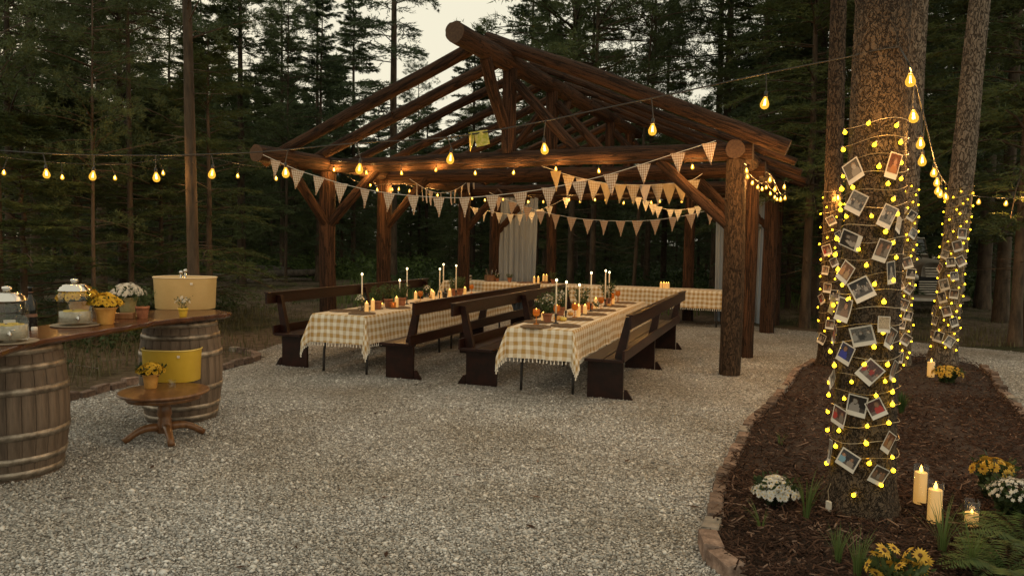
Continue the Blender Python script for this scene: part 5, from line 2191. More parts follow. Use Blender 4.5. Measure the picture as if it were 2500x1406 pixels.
d1, d2 = bar(20, 836), bar(184, 795)
tray(d1, 'round woven tray under the near dispenser', 0.17)
tray(d2, 'round woven tray under the dispenser beside the yellow mums', 0.17)
dispenser(d1 + Vector((0, 0, 0.012)), 'lidded glass drink dispenser cut by the left picture edge', -0.9)
dispenser(d2 + Vector((0, 0, 0.012)), 'lidded glass drink dispenser in front of the yellow mums', -0.9)
bottle(bar(77, 804), 'tall dark wine bottle standing on the plank', 0.31, 0.038)
t = thing('salt_jar', 'small white capped jar in front of the wine bottle', 'jar', bar(84, 806))
MB().lathe([(0.02, 0), (0.021, 0.004), (0.021, 0.02), (0.018, 0.024), (0.001, 0.024)], 16).build('cap', M['card'], t, True)
t = thing('folded_card', 'small pale card standing behind the near dispenser', 'card', bar(24, 812), 0.5)
MB().box((0, 0, 0.045), (0.07, 0.004, 0.09)).build('card_face', M['card'], t)


def mum_pot(p, label, petal, wrapmat, r=0.065, h=0.12, fr=0.12, fh=0.075, n=46, size=0.024, seed=1, petals=12, group='potted mums on the bar'):
    g = np.random.default_rng(seed)
    t = thing('potted_mum', label, 'potted flowers', p, g.uniform(0, 6), group)
    mb = MB()
    rg = random.Random(seed)
    wob = lambda a, z: 1 + (0.09 * math.sin(a * 4 + seed) * (z / h) ** 2) + 0.02 * math.sin(a * 9)
    mb.lathe([(r * 0.72, 0), (r * 0.75, 0.004), (r * 0.88, h * 0.5), (r * 1.02, h * 0.85), (r * 1.22, h), (r * 1.15, h), (r * 0.92, h * 0.84), (0.001, h * 0.8)], 28, wob=wob)
    mb.build('wrapped_pot', M[wrapmat], t, True)
    V, T = sprig_arrays(g, 420, fr * 0.75, fh * 1.1, 0.034, 1.0, 0.5)
    V[:, 2] += h * 0.82
    soup('foliage', V, T, M['leaf_dark'], t)
    blooms(g, n, fr, fh, size, petals, (M[petal], M['disc'] if petal != 'petal_w' else M['petal_w']), t, cz=h + 0.012)


mum_pot(bar(195, 778), 'golden yellow mums in a gold pot behind the far dispenser', 'petal_y', 'wrap', 0.078, 0.15, 0.17, 0.1, 110, 0.028, 81)
mum_pot(bar(258, 791), 'golden yellow mums in a pleated gold wrapper at the front of the plank', 'petal_y', 'wrap', 0.075, 0.135, 0.125, 0.085, 78, 0.029, 82)
mum_pot(bar(312, 772), 'white mums in a pale wrapper on the plank', 'petal_w', 'wrap_pale', 0.07, 0.165, 0.15, 0.1, 130, 0.022, 83)
herb_pot(bar(348, 776), 'terracotta pot of wispy herbs between white mums and cream tub', 0.055, 0.1, 0.14, 0.022, 520, 1.5, 84, wl=0.25)
t = thing('wood_block', 'small brown wooden box under the white mums', 'box', bar(302, 778), 0.3)
MB().box((0, 0, 0.025), (0.16, 0.09, 0.05), bev=0.004).build('block', M['oak'], t)


def oval_tub(p, label, rx, ry, h, mat, rz, inner=None):
    t = thing('oval_tub', label, 'tub', p, rz)
    K = 40

    def ring(f, z):
        out = []
        for k in range(K):
            a = 2 * PI * k / K
            c, s = math.cos(a), math.sin(a)
            e = 2 / 2.7
            out.append((math.copysign(abs(c) ** e, c) * rx * f, math.copysign(abs(s) ** e, s) * ry * f, z))
        return out
    prof = [(0.93, 0.0), (0.94, 0.004), (0.985, h * 0.92), (1.0, h * 0.98), (1.0, h), (0.985, h), (0.97, h * 0.92), (0.92, 0.012)]
    vs, fs = [], []
    for f, z in prof:
        vs += ring(f, z)
    for k in range(len(prof) - 1):
        for i in range(K):
            j = (i + 1) % K
            fs.append((k * K + i, k * K + j, (k + 1) * K + j, (k + 1) * K + i))
    fs.append(tuple(reversed(range(K))))
    fs.append(tuple((len(prof) - 1) * K + i for i in range(K)))
    MB().add(vs, fs).build('tub_wall', M[mat], t, True)
    pts = ring(1.0, h) + [ring(1.0, h)[0]]
    MB().tube(pts, 0.0065, 8, False).build('rolled_rim', M[mat + '_rim'], t, True)  # rim highlight is painted by its lighter material
    # sticker by the rim
    MB().box((rx * 0.62, -ry * 0.93, h * 0.83), (0.022, 0.004, 0.02), 0.32).build('sticker', M['card'], t)
    return t


TUBC = bar(444, 754)
tb_ = oval_tub(TUBC + Vector((0, 0.08, 0)), 'large cream oval drinks tub on the far end of the plank', 0.285, 0.21, 0.3, 'cream', -0.12)
for k, (x, y, l) in enumerate(((-0.06, 0.02, 0.33), (-0.03, 0.05, 0.345))):
    t = thing('scoop', f'{("silver", "pale")[k]} scoop handle sticking out of the cream tub', 'scoop', TUBC + Vector((x, 0.08 + y, 0.014)), 0.3)
    MB().tube([(0, 0, 0), (0.01, 0.0, l)], [0.012, 0.01], 8).build('shaft', M['chrome'], t, True)
    MB().ball((0.01, 0, l), 0.02, 8, 6).build('grip', M['chrome'], t, True)
herb_pot(bar(447, 773), 'tiny yellow pot of white blossoms in front of the cream tub', 0.042, 0.075, 0.11, 0.02, 120, 1.4, 85, 'yellow', 16)

# pedestal table
PTC = Vector((-2.83, 5.98, 0))
PTZ = 0.405
t = thing('pedestal_table', 'small round oak pedestal table with turned column and splayed feet', 'table', PTC, 0.35)
MB().lathe([(0.001, PTZ - 0.028), (0.3, PTZ - 0.028), (0.335, PTZ - 0.024), (0.348, PTZ - 0.012), (0.343, PTZ - 0.002), (0.33, PTZ), (0.001, PTZ)], 56).build('tabletop', M['oak'], t, True)
MB().lathe([(0.27, PTZ - 0.07), (0.285, PTZ - 0.066), (0.285, PTZ - 0.029), (0.001, PTZ - 0.029)], 48).build('apron', M['oak'], t, True)
MB().lathe([(0.06, 0.06), (0.062, 0.13), (0.05, 0.15), (0.056, 0.165), (0.044, 0.18), (0.058, 0.21), (0.052, 0.26), (0.042, 0.3), (0.055, 0.315), (0.05, PTZ - 0.069)], 28).build('column', M['oak'], t, True)
for k in range(4):
    a = k * PI / 2 + 0.25
    pts = []
    rr = []
    for q in range(8):
        f = q / 7
        d = 0.04 + 0.26 * f
        z = 0.1 + 0.03 * math.sin(f * PI) - 0.082 * f ** 1.3
        pts.append((math.cos(a) * d, math.sin(a) * d, z))
        rr.append(0.036 - 0.012 * f if q < 6 else 0.027)
    MB().tube(pts, rr, 10).build('leg', M['oak'], t, True)


def ptab(u, v):
    return G(u, v, PTZ)


oval_tub(ptab(408, 931) + Vector((0, 0.1, 0)), 'bright yellow oval drinks tub on the small round table', 0.245, 0.175, 0.275, 'yellow', -0.1)
mum_pot(ptab(368, 947), 'yellow mums in a gold pot in front of the yellow tub', 'petal_y', 'wrap', 0.062, 0.12, 0.115, 0.07, 84, 0.024, 86, group='potted mums on the bar')
t = thing('shot_glass', 'small clear glass on the edge of the round table', 'glass', ptab(420, 948))
MB().lathe([(0.026, 0), (0.03, 0.004), (0.034, 0.07), (0.031, 0.07), (0.027, 0.02), (0.001, 0.018)], 18).build('glass_body', M['clear'], t, True)


# ================================================================== BULB STRINGS
BLB = bpy.data.lights.new('bulb_glow', 'POINT')
BLB.energy = 21.0
BLB.color = (1.0, 0.52, 0.17)
BLB.shadow_soft_size = 0.025


BLF = BLB.copy()
BLF.name = 'strand_bulb_glow'
BLF.energy = 9.0


def bulb_meshes():
    s = MB()
    s.lathe([(0.006, 0.0), (0.014, -0.006), (0.015, -0.03), (0.017, -0.05), (0.001, -0.052)], 12)
    g = MB()
    g.lathe([(0.013, -0.048), (0.016, -0.058), (0.029, -0.085), (0.0365, -0.108), (0.033, -0.13), (0.02, -0.145), (0.0005, -0.151)], 16)
    f = MB()
    for k in range(4):
        a = k * PI / 2
        f.tube([(math.cos(a) * 0.005, math.sin(a) * 0.005, -0.065), (math.cos(a) * 0.009, math.sin(a) * 0.009, -0.12)], 0.0018, 5)
    return s.mesh('socket', M['socket'], True), g.mesh('glass_envelope', M['bulb'], True), f.mesh('filament', M['filament'])


ME_SOCK, ME_GLASS, ME_FIL = bulb_meshes()


def catmull(pts, sub=6):
    pts = [Vector(p) for p in pts]
    out = []
    for i in range(len(pts) - 1):
        p0, p1, p2, p3 = pts[max(0, i - 1)], pts[i], pts[i + 1], pts[min(len(pts) - 1, i + 2)]
        for k in range(sub):
            t = k / sub
            out.append(0.5 * ((2 * p1) + (p2 - p0) * t + (2 * p0 - 5 * p1 + 4 * p2 - p3) * t * t + (3 * p1 - p0 - 3 * p2 + p3) * t ** 3))
    out.append(pts[-1])
    return out


def bulb_string(label, cable, bulbs, scale=1.0, light=True, data=None, every=1):
    """cable: world points of the wire; bulbs: world points of bulb centres"""
    root = thing('string_lights', label, 'string lights', cable[0])
    o = Vector(cable[0])
    cp = catmull(cable)
    MB().tube([p - o for p in cp], 0.0045, 6).build('cable', M['wire'], root, True)
    for k, b in enumerate(bulbs):
        b = Vector(b)
        s = obj('bulb', ME_GLASS, root, b - o + Vector((0, 0, 0.1 * scale)))
        s.scale = (scale,) * 3
        s.rotation_euler = (rnd.uniform(-0.12, 0.12), rnd.uniform(-0.12, 0.12), rnd.uniform(0, 6))
        obj('socket', ME_SOCK, s)
        obj('filament', ME_FIL, s)
        if light and k % every == 0:
            glow(data or BLB, s, (0, 0, -0.1))
        # lead from the wire down to the socket
        best = min(cp, key=lambda q: (q - b).length)
        top = b + Vector((0, 0, 0.1 * scale))
        MB().tube([best - o, (best - o).lerp(top - o, 0.5) + Vector((0, 0, 0.01)), top - o], 0.0035, 5).build('lead', M['wire'], root)
    return root


LA, LB = Vector((-5.4, 6.3, 0)), Vector((T_BIG['base'].x + 0.2, T_BIG['base'].y - 0.16, 0))
ln = lambda u, v: on_line(u, v, LA, LB)
cab = [ln(u, v) for u, v in [(-160, 360), (0, 368), (105, 375), (230, 379), (380, 380), (470, 378), (630, 372), (870, 350), (1090, 336), (1300, 302), (1480, 264), (1650, 228), (1870, 180), (2080, 138)]]
e1, _ = trunk_hit(T_BIG, 2092, 134, 0.012)
e2, _ = trunk_hit(T_BIG, 2150, 122, 0.012)
e3, _ = trunk_hit(T_BIG, 2196, 116, 0.012)
cab += [e1, e2, e3]
bulb_string('long foreground string of large bulbs from the photo trunk across to the left', cab,
            [ln(u, v) for u, v in [(112, 425), (230, 430), (380, 433), (521, 425), (697, 422), (880, 413), (1102, 388), (1327, 364), (1594, 317), (1870, 252)]], 0.72, data=BLF)
# thin string further back on the left
SA, SB = Vector((-8.3, 8.2, 0)), gz(-HW - 0.1, -0.9)
ls = lambda u, v: on_line(u, v, SA, SB)
bulb_string('rear left string of small bulbs running to the pavilion corner', [ls(-60, 372), ls(0, 383), ls(150, 398), ls(290, 402), ls(400, 388), ls(480, 380), ls(560, 396), ls(640, 408), ls(700, 400)],
            [ls(u, v) for u, v in [(10, 422), (152, 433), (280, 435), (397, 423), (580, 430), (673, 436)]], 0.66)
# along the front tie beam
FA, FB = gz(-HW, -0.17), gz(HW, -0.17)
lf = lambda u, v: on_line(u, v, FA, FB)
fb = [(815, 415), (893, 422), (980, 423), (1065, 415), (1160, 423), (1255, 422), (1357, 413), (1461, 418), (1690, 408)]
bulb_string('string of small bulbs hung under the front log beam', [lf(770, 395)] + [lf(u, v - 22) for u, v in fb] + [lf(1745, 392)], [lf(u, v) for u, v in fb], 0.64)
# along the left eave
EA, EB = gz(-HW + 0.17, 0), gz(-HW + 0.17, 7)
le = lambda u, v: on_line(u, v, EA, EB)
eb = [(875, 458), (905, 452), (920, 464), (957, 463), (973, 462), (1000, 467), (1014, 471), (1050, 474), (1068, 477)]
bulb_string('string of small bulbs hung along the left eave inside the pavilion', [le(840, 425)] + [le(u, v - 14) for u, v in eb] + [le(1110, 468)], [le(u, v) for u, v in eb], 0.6)
# across the back
KA, KB2 = gz(-HW, TT[2] + 0.15), gz(HW, TT[2] + 0.15)
lb = lambda u, v: on_line(u, v, KA, KB2)
bb = [(1125, 481), (1152, 485), (1184, 489), (1228, 487), (1290, 493), (1326, 493), (1390, 488), (1416, 492), (1453, 488), (1478, 488), (1523, 496), (1547, 493), (1590, 495), (1610, 492), (1665, 492), (1735, 486)]
bulb_string('string of small bulbs across the back of the pavilion above the long table', [lb(1112, 470)] + [lb(u, v - 12) for u, v in bb] + [lb(1775, 474)], [lb(u, v) for u, v in bb], 0.66, every=2)
# along the right eave
RA, RB = gz(HW + 0.2, 0), gz(HW + 0.2, 7)
lr = lambda u, v: on_line(u, v, RA, RB)
rb = [(1822, 417), (1824, 432), (1838, 447), (1851, 457), (1860, 462), (1871, 458), (1880, 473), (1891, 482), (1898, 487)]
bulb_string('dense string of bulbs looped under the right eave behind the front post', [lr(1815, 398)] + [lr(u, v - 14) for u, v in rb] + [lr(1902, 470)], [lr(u, v) for u, v in rb], 0.6)
R2A, R2B = gz(HW + 0.55, 2), gz(HW + 0.55, 7)
lq = lambda u, v: on_line(u, v, R2A, R2B)
rb = [(1880, 440), (1893, 462), (1906, 487), (1917, 484), (1915, 457)]
bulb_string('short string of bulbs at the outer ends of the right rafters', [lq(1868, 420)] + [lq(u, v - 14) for u, v in rb] + [lq(1925, 445)], [lq(u, v) for u, v in rb], 0.6)
# from the photo trunk away to the slanting trunk
XA, XB = Vector((T_BIG['base'].x + 0.24, T_BIG['base'].y - 0.02, 0)), Vector((T_4['base'].x + 0.0, T_4['base'].y - 0.22, 0))
lx = lambda u, v: on_line(u, v, XA, XB)
xb = [(2221, 197), (2227, 286), (2247, 351), (2251, 393), (2280, 422), (2288, 446), (2291, 466), (2298, 474), (2307, 481)]
bulb_string('string of bulbs falling away from the photo trunk to the slanting trunk', [e3, lx(2215, 150), lx(2236, 205), lx(2252, 270), lx(2268, 335), lx(2283, 398), lx(2296, 428), lx(2312, 452)],
            [lx(u, v) for u, v in xb], 0.68)
YA, YB = Vector((T_4['base'].x + 0.2, T_4['base'].y, 0)), Vector((13, 13.5, 0))
ly = lambda u, v: on_line(u, v, YA, YB)
yb = [(2390, 493), (2457, 497), (2508, 492)]
bulb_string('faint string of three bulbs at the far right behind the trunks', [ly(2350, 470), ly(2390, 480), ly(2457, 484), ly(2508, 480), ly(2560, 465)], [ly(u, v) for u, v in yb], 0.8)
# one bulb glowing behind the left trunk
p_, n_ = trunk_hit(T_2, 2044, 484, 0.05)
bulb_string('single bulb glowing against the trunk left of the photo trunk', [p_ + Vector((0, 0, 0.3)), p_ + Vector((0.01, 0, 0.12))], [p_], 0.9)

# cloth hung over the foreground string
t = thing('hanging_cloth', 'small yellow patterned cloth folded over the foreground string', 'cloth', ln(1166, 325))
o0 = ln(1166, 325)
for nm, poly in (('cloth_panel', [(1156, 322), (1190, 317), (1196, 352), (1164, 360)]), ('cloth_strip', [(1144, 324), (1156, 322), (1158, 344), (1148, 371)])):
    a, b, c, d = [ln(u, v) - o0 for u, v in poly]
    vs, fs = [], []
    for j in range(7):
        for i in range(7):
            p = a.lerp(b, i / 6).lerp(d.lerp(c, i / 6), j / 6)
            vs.append((p.x, p.y + 0.008 * math.sin(i * 1.4 + j * 0.5), p.z))
    for j in range(6):
        for i in range(6):
            q = j * 7 + i
            fs.append((q, q + 1, q + 8, q + 7))
    MB().add(vs, fs).build(nm, M['banner'], t, True)


# ================================================================== BUNTING
def flag_mesh(mat):
    """unit pennant: 1 wide at the top, 1.15 long, hanging down -z"""
    vs, uv, fs = [], [], []
    K = 6
    for j in range(K + 1):
        f = 1 - j / K
        for i in range(5):
            x = (i / 4 - 0.5) * f
            z = -1.15 * j / K
            vs.append((x, (0.1 * math.sin(i * 1.1 + j * 0.6) + 0.12 * (i / 4 - 0.5) * math.sin(j * 0.9)) * (j / K), z))
            uv.append((x * 0.24 + 1, z * 0.24 + 2))
    for j in range(K):
        for i in range(4):
            q = j * 5 + i
            fs.append((q, q + 1, q + 6, q + 5))
    me = MB().add(vs, fs).mesh('flag', M[mat], True)
    l = me.uv_layers.new(name='UVMap')
    for k, lp in enumerate(me.loops):
        l.data[k].uv = uv[lp.vertex_index]
    return me


FLAGM = {k: flag_mesh(k) for k in ('ging_flag', 'ging_orange', 'ging_blue', 'ging_mustard', 'flag_gold', 'flag_cream')}


def bunting(label, fn, cord, flags, size, mats, face, seed=1):
    """fn maps photo pixels to the sheet the string hangs in; flags: centres of each pennant's top edge"""
    rg = random.Random(seed)
    c = [fn(u, v) for u, v in cord]
    root = thing('bunting', label, 'bunting', c[0])
    o = Vector(c[0])
    MB().tube([p - o for p in catmull(c)], 0.004, 5).build('cord', M['white'], root)
    for k, (u, v) in enumerate(flags):
        p = fn(u, v)
        f = obj('flag', FLAGM[mats[k % len(mats)]], root, p - o)
        s = size * rg.uniform(0.95, 1.05)
        f.scale = (s, s, s * 1.22)
        f.rotation_euler = (rg.uniform(-0.1, 0.1), rg.uniform(-0.08, 0.08) + face[1] * (k / max(1, len(flags) - 1) - 0.5), face[0] + rg.uniform(-0.4, 0.4))
    return root


BA, BB = gz(-HW - 0.02, -1.68), gz(HW - 0.2, -0.32)
fb1 = lambda u, v: on_line(u, v, BA, BB)
aB = math.atan2(BB.y - BA.y, BB.x - BA.x)
bunting('long front string of brown gingham pennants from eave to right post', fb1,
        [(642, 378), (670, 391), (725, 415), (778, 432), (832, 448), (890, 462), (950, 472), (1008, 478), (1070, 482), (1132, 483), (1200, 478), (1270, 470), (1338, 460), (1413, 444), (1490, 425), (1572, 400), (1655, 373), (1735, 348), (1748, 344)],
        [(673, 392), (727, 416), (779, 432), (833, 448), (891, 462), (950, 472), (1009, 478), (1071, 482), (1134, 483), (1202, 477), (1270, 470), (1340, 459), (1414, 443), (1491, 425), (1571, 401), (1655, 374), (1731, 350)],
        0.19, ['ging_flag'], (aB, -0.25), 1)
CA, CB = gz(0.2, 0.3), gz(HW - 0.5, 0.6)
fb2 = lambda u, v: on_line(u, v, CA, CB)
bunting('short string of gold and cream pennants under the beam at right', fb2,
        [(1290, 394), (1355, 417), (1388, 428), (1420, 436), (1450, 443), (1480, 448), (1515, 451), (1575, 452), (1632, 449), (1663, 445), (1690, 440), (1715, 424)],
        [(1357, 418), (1389, 429), (1420, 437), (1452, 443), (1482, 448), (1515, 451), (1546, 452), (1575, 452), (1605, 451), (1634, 449), (1663, 445), (1690, 440)],
        0.2, ['flag_gold', 'ging_mustard', 'flag_cream', 'ging_mustard', 'flag_gold'], (-A24, -0.2), 2)
DA, DB = gz(-HW + 0.9, 1.0), gz(-0.9, 3.6)
fb3 = lambda u, v: on_line(u, v, DA, DB)
bunting('short drooping string of pale pennants inside the left of the pavilion', fb3,
        [(1000, 437), (1018, 449), (1040, 462), (1062, 470), (1075, 471), (1100, 468), (1127, 455), (1157, 428), (1186, 400)],
        [(1018, 450), (1030, 456), (1041, 463), (1052, 467), (1064, 470), (1076, 471), (1100, 468), (1112, 462), (1128, 454), (1143, 442), (1157, 428)],
        0.17, ['flag_cream'], (PI / 2 - A24 + 0.35, 0), 3)
EA2, EB2 = gz(-HW + 1.0, 3.4), gz(HW - 0.2, 3.4)
fb4 = lambda u, v: on_line(u, v, EA2, EB2)
bunting('long low string of orange gingham pennants in the middle of the pavilion', fb4,
        [(1195, 470), (1215, 480), (1250, 492), (1287, 506), (1320, 516), (1356, 524), (1395, 531), (1435, 536), (1515, 540), (1600, 537), (1685, 524), (1758, 505)],
        [(1218, 482), (1252, 494), (1288, 506), (1320, 516), (1357, 524), (1396, 531), (1436, 536), (1475, 539), (1515, 540), (1556, 539), (1600, 537), (1643, 530), (1686, 523), (1735, 511)],
        0.19, ['ging_orange'], (-A24, -0.1), 4)
HA, HB = gz(-HW + 0.3, 5.4), gz(-0.1, 5.4)
fb5 = lambda u, v: on_line(u, v, HA, HB)
bunting('string of small grey gingham pennants before the left curtain', fb5,
        [(1118, 500), (1160, 508), (1218, 520), (1270, 524), (1310, 515), (1345, 502), (1382, 483), (1402, 472)],
        [(1127, 502), (1160, 508), (1182, 513), (1219, 520), (1246, 523), (1270, 524), (1297, 519), (1320, 512), (1341, 504), (1383, 483)],
        0.17, ['ging_blue'], (-A24, 0), 5)
IA, IB = gz(0.6, 5.6), gz(HW - 0.2, 5.6)
fb6 = lambda u, v: on_line(u, v, IA, IB)
bunting('string of small grey gingham pennants below the beam at the back right', fb6,
        [(1545, 476), (1577, 490), (1607, 505), (1637, 512), (1688, 509), (1738, 491), (1750, 484)],
        [(1558, 482), (1577, 491), (1594, 499), (1607, 505), (1637, 511), (1656, 512), (1688, 509), (1705, 504), (1737, 491)],
        0.17, ['ging_blue'], (-A24, 0), 6)


# ================================================================== LIGHTS AND PHOTOS ON THE TRUNKS
def globe_mesh(r):
    g = MB()
    g.lathe([(r * 0.25, r * 1.25), (r * 0.6, r * 0.85), (r * 0.95, r * 0.35), (r, -r * 0.1), (r * 0.8, -r * 0.65), (r * 0.4, -r * 0.95), (0.0004, -r)], 12)
    s = MB()
    s.lathe([(r * 0.2, r * 2.1), (r * 0.38, r * 2.0), (r * 0.38, r * 1.4), (0.0005, r * 1.4)], 8)
    return g.mesh('globe_bulb', M['fairy'], True), s.mesh('bulb_cap', M['white'])


GB_BIG, GB_SM = globe_mesh(0.0115), globe_mesh(0.0105)


def fairy(T, label, bulbs, meshes, z0, z1, turns, seed):
    rg = random.Random(seed)
    root = thing('fairy_lights', label, 'fairy lights', (T['base'].x, T['base'].y, 0))
    o = Vector((T['base'].x, T['base'].y, 0))
    pts = []
    n = int(turns * 26)
    for k in range(n + 1):
        f = k / n
        z = z0 + (z1 - z0) * f + 0.012 * math.sin(k * 0.7 + seed)
        a = f * turns * 2 * PI
        r = T['r0'] + (T['r1'] - T['r0']) * min(1, z / 3) + 0.016
        r *= 1 + 0.42 * math.exp(-z * 7.5)
        pts.append((T['ax'].x * z + math.cos(a) * r, T['ax'].y * z + math.sin(a) * r, z))
    MB().tube(pts, 0.0019, 4, False).build('wire', M['copper'], root)
    for (u, v) in bulbs:
        p, nn = trunk_hit(T, u, v, 0.028)
        b = obj('globe_bulb', meshes[0], root, p - o)
        b.rotation_euler = (rg.uniform(-0.5, 0.5), rg.uniform(-0.5, 0.5), 0)
        b.scale = (rg.uniform(0.85, 1.12),) * 3
        obj('bulb_cap', meshes[1], b)
    return root


big_b = [(2146, 407), (2200, 398), (2200, 437), (2168, 449), (2082, 458), (2055, 462), (2058, 431), (2181, 487), (2052, 499), (2052, 513), (2066, 529), (2128, 528), (2191, 523), (2162, 566),
         (2043, 583), (2180, 593), (2096, 609), (2039, 622), (2188, 629), (2115, 648), (2046, 658), (2181, 684), (2135, 694), (2056, 696), (2158, 737), (2035, 745), (2071, 731), (2120, 302), (2189, 307),
         (2063, 324), (2059, 366), (2135, 354), (2199, 348), (2049, 781), (2027, 858), (2056, 850), (2134, 847), (2175, 847), (2037, 892), (2110, 890), (2167, 890), (2024, 934), (2079, 932), (2161, 931),
         (2182, 928), (2023, 964), (2061, 973), (2139, 966), (2179, 957), (2179, 987), (2021, 1005), (2170, 1032), (2117, 1040), (2020, 1049), (2048, 1051), (2040, 1089), (2115, 1082), (2018, 1130),
         (2122, 1131), (2179, 1116), (2181, 1148), (2152, 1184), (2084, 1208), (2156, 812)]
fairy(T_BIG, 'copper string of yellow globe lights wound round the thick photo trunk', big_b, GB_BIG, 0.34, 2.42, 21, 1)


def scatter_b(T, n, v0, v1, seed, edge=0.5):
    """globe positions round the visible side of a trunk"""
    rg = random.Random(seed)
    out = []
    for k in range(n):
        v = v0 + (v1 - v0) * (k + rg.uniform(-0.3, 0.3)) / n
        z = D(2200, v, T['base'].y).z
        c = T['base'] + T['ax'] * z
        uc = 1250 + F * c.x / c.y + (703 - v) * math.tan(ROLL) * 1.0
        half = F * (T['r0'] + 0.012) / c.y
        q = [-1.02, 0.15, 1.02, -0.45, 0.7, -1.02, 0.45, 1.02][k % 8]
        out.append((uc + half * q + rg.uniform(-3, 3), v))
    return out


def center_u(T, v):
    """pixel column of a trunk's axis at row v"""
    z = D(2200, v, T['base'].y).z
    p = T['base'] + T['ax'] * z
    cp, sp = math.cos(PITCH), math.sin(PITCH)
    zz = z - CAMH
    dep, up = p.y * cp - zz * sp, p.y * sp + zz * cp
    c, s = math.cos(ROLL), math.sin(ROLL)
    return 1250 + F * (c * p.x / dep + s * up / dep), F / dep


def trunk_b(T, n, v0, v1, seed):
    rg = random.Random(seed)
    out = []
    for k in range(n):
        v = v0 + (v1 - v0) * (k + rg.uniform(-0.35, 0.35)) / n
        uc, ppm = center_u(T, v)
        half = (T['r0'] + 0.02) * ppm
        q = [-1.0, 0.15, 1.0, -0.5, 0.7, -1.0, 0.4, 1.0, -0.15][k % 9]
        out.append((uc + half * q + rg.uniform(-3, 3), v))
    return out


fairy(T_2, 'string of small globe lights on the dark trunk left of the photo trunk', [b for b in trunk_b(T_2, 44, 480, 850, 2)], GB_SM, 0.3, 2.45, 16, 2)
fairy(T_3, 'string of small globe lights on the trunk right behind the photo trunk', [b for b in trunk_b(T_3, 62, 448, 905, 3)], GB_SM, 0.15, 2.6, 18, 3)
fairy(T_4, 'string of small globe lights on the slanting right-hand trunk', [b for b in trunk_b(T_4, 66, 462, 862, 4)], GB_SM, 0.3, 2.55, 18, 4)

# battery box
p_, n_ = trunk_hit(T_BIG, 2023, 1235, 0.03)
t = thing('battery_box', 'small pale battery box hanging low on the thick photo trunk', 'battery box', p_, math.atan2(n_.y, n_.x) + PI / 2)
MB().box((0, 0, 0), (0.032, 0.016, 0.065), bev=0.004).build('case', M['card'], t)
MB().tube([(0, 0, 0.032), (-0.01, 0.0, 0.09), (0.0, 0.01, 0.14)], 0.0018, 5).build('wire', M['copper'], t)

SKIN = (0.42, 0.22, 0.13)
PALS = {
    'dark': ((0.02, 0.018, 0.016), [(0.3, 0.27, 0.24), (0.16, 0.13, 0.11)]),
    'bw': ((0.12, 0.115, 0.105), [(0.4, 0.38, 0.35), (0.05, 0.05, 0.05), (0.25, 0.24, 0.22)]),
    'red': ((0.07, 0.03, 0.025), [(0.4, 0.04, 0.03), (0.3, 0.25, 0.2)]),
    'blue': ((0.03, 0.03, 0.06), [(0.04, 0.05, 0.3), (0.1, 0.1, 0.2)]),
    'warm': ((0.12, 0.045, 0.015), [(0.45, 0.2, 0.07), (0.5, 0.32, 0.16)]),
    'sky': ((0.03, 0.028, 0.03), [(0.18, 0.32, 0.4), (0.25, 0.2, 0.16)]),
    'brown': ((0.07, 0.05, 0.035), [(0.22, 0.13, 0.08), (0.3, 0.25, 0.2)]),
    'beige': ((0.36, 0.28, 0.18), [(0.4, 0.3, 0.2)]),
}


def print_colors(pal, people, rg, K=16):
    bg, cs = PALS[pal]
    img = np.ones((K, K, 3)) * np.array(bg)
    img *= np.array([[rg.uniform(0.6, 1.5)] * 3 for _ in range(K * K)]).reshape(K, K, 3)
    X, Y = np.meshgrid((np.arange(K) + 0.5) / K, (np.arange(K) + 0.5) / K)
    img[Y < 0.22] = img[Y < 0.22] * 0.6 + np.array(cs[-1]) * 0.3
    for k in range(people):
        cx = (k + 0.5 + rg.uniform(-0.2, 0.2)) / people
        s = 0.55 / max(1, people ** 0.6)
        hy = rg.uniform(0.55, 0.7) if people < 4 else rg.uniform(0.4, 0.75)
        body = ((X - cx) / (s * 0.55)) ** 2 + ((Y - (hy - s * 0.9)) / (s * 0.85)) ** 2 < 1
        img[body] = np.array(cs[k % len(cs)]) * rg.uniform(0.6, 1.1)
        hair = ((X - cx) / (s * 0.33)) ** 2 + ((Y - hy - s * 0.04) / (s * 0.42)) ** 2 < 1
        img[hair] = np.array((0.1, 0.06, 0.035)) * rg.uniform(0.3, 2.2)
        face = ((X - cx) / (s * 0.24)) ** 2 + ((Y - hy) / (s * 0.32)) ** 2 < 1
        sk_ = np.array(SKIN) if pal not in ('bw', 'dark') else np.array((0.4, 0.36, 0.31))
        img[face] = sk_ * rg.uniform(0.6, 1.1)
    return img


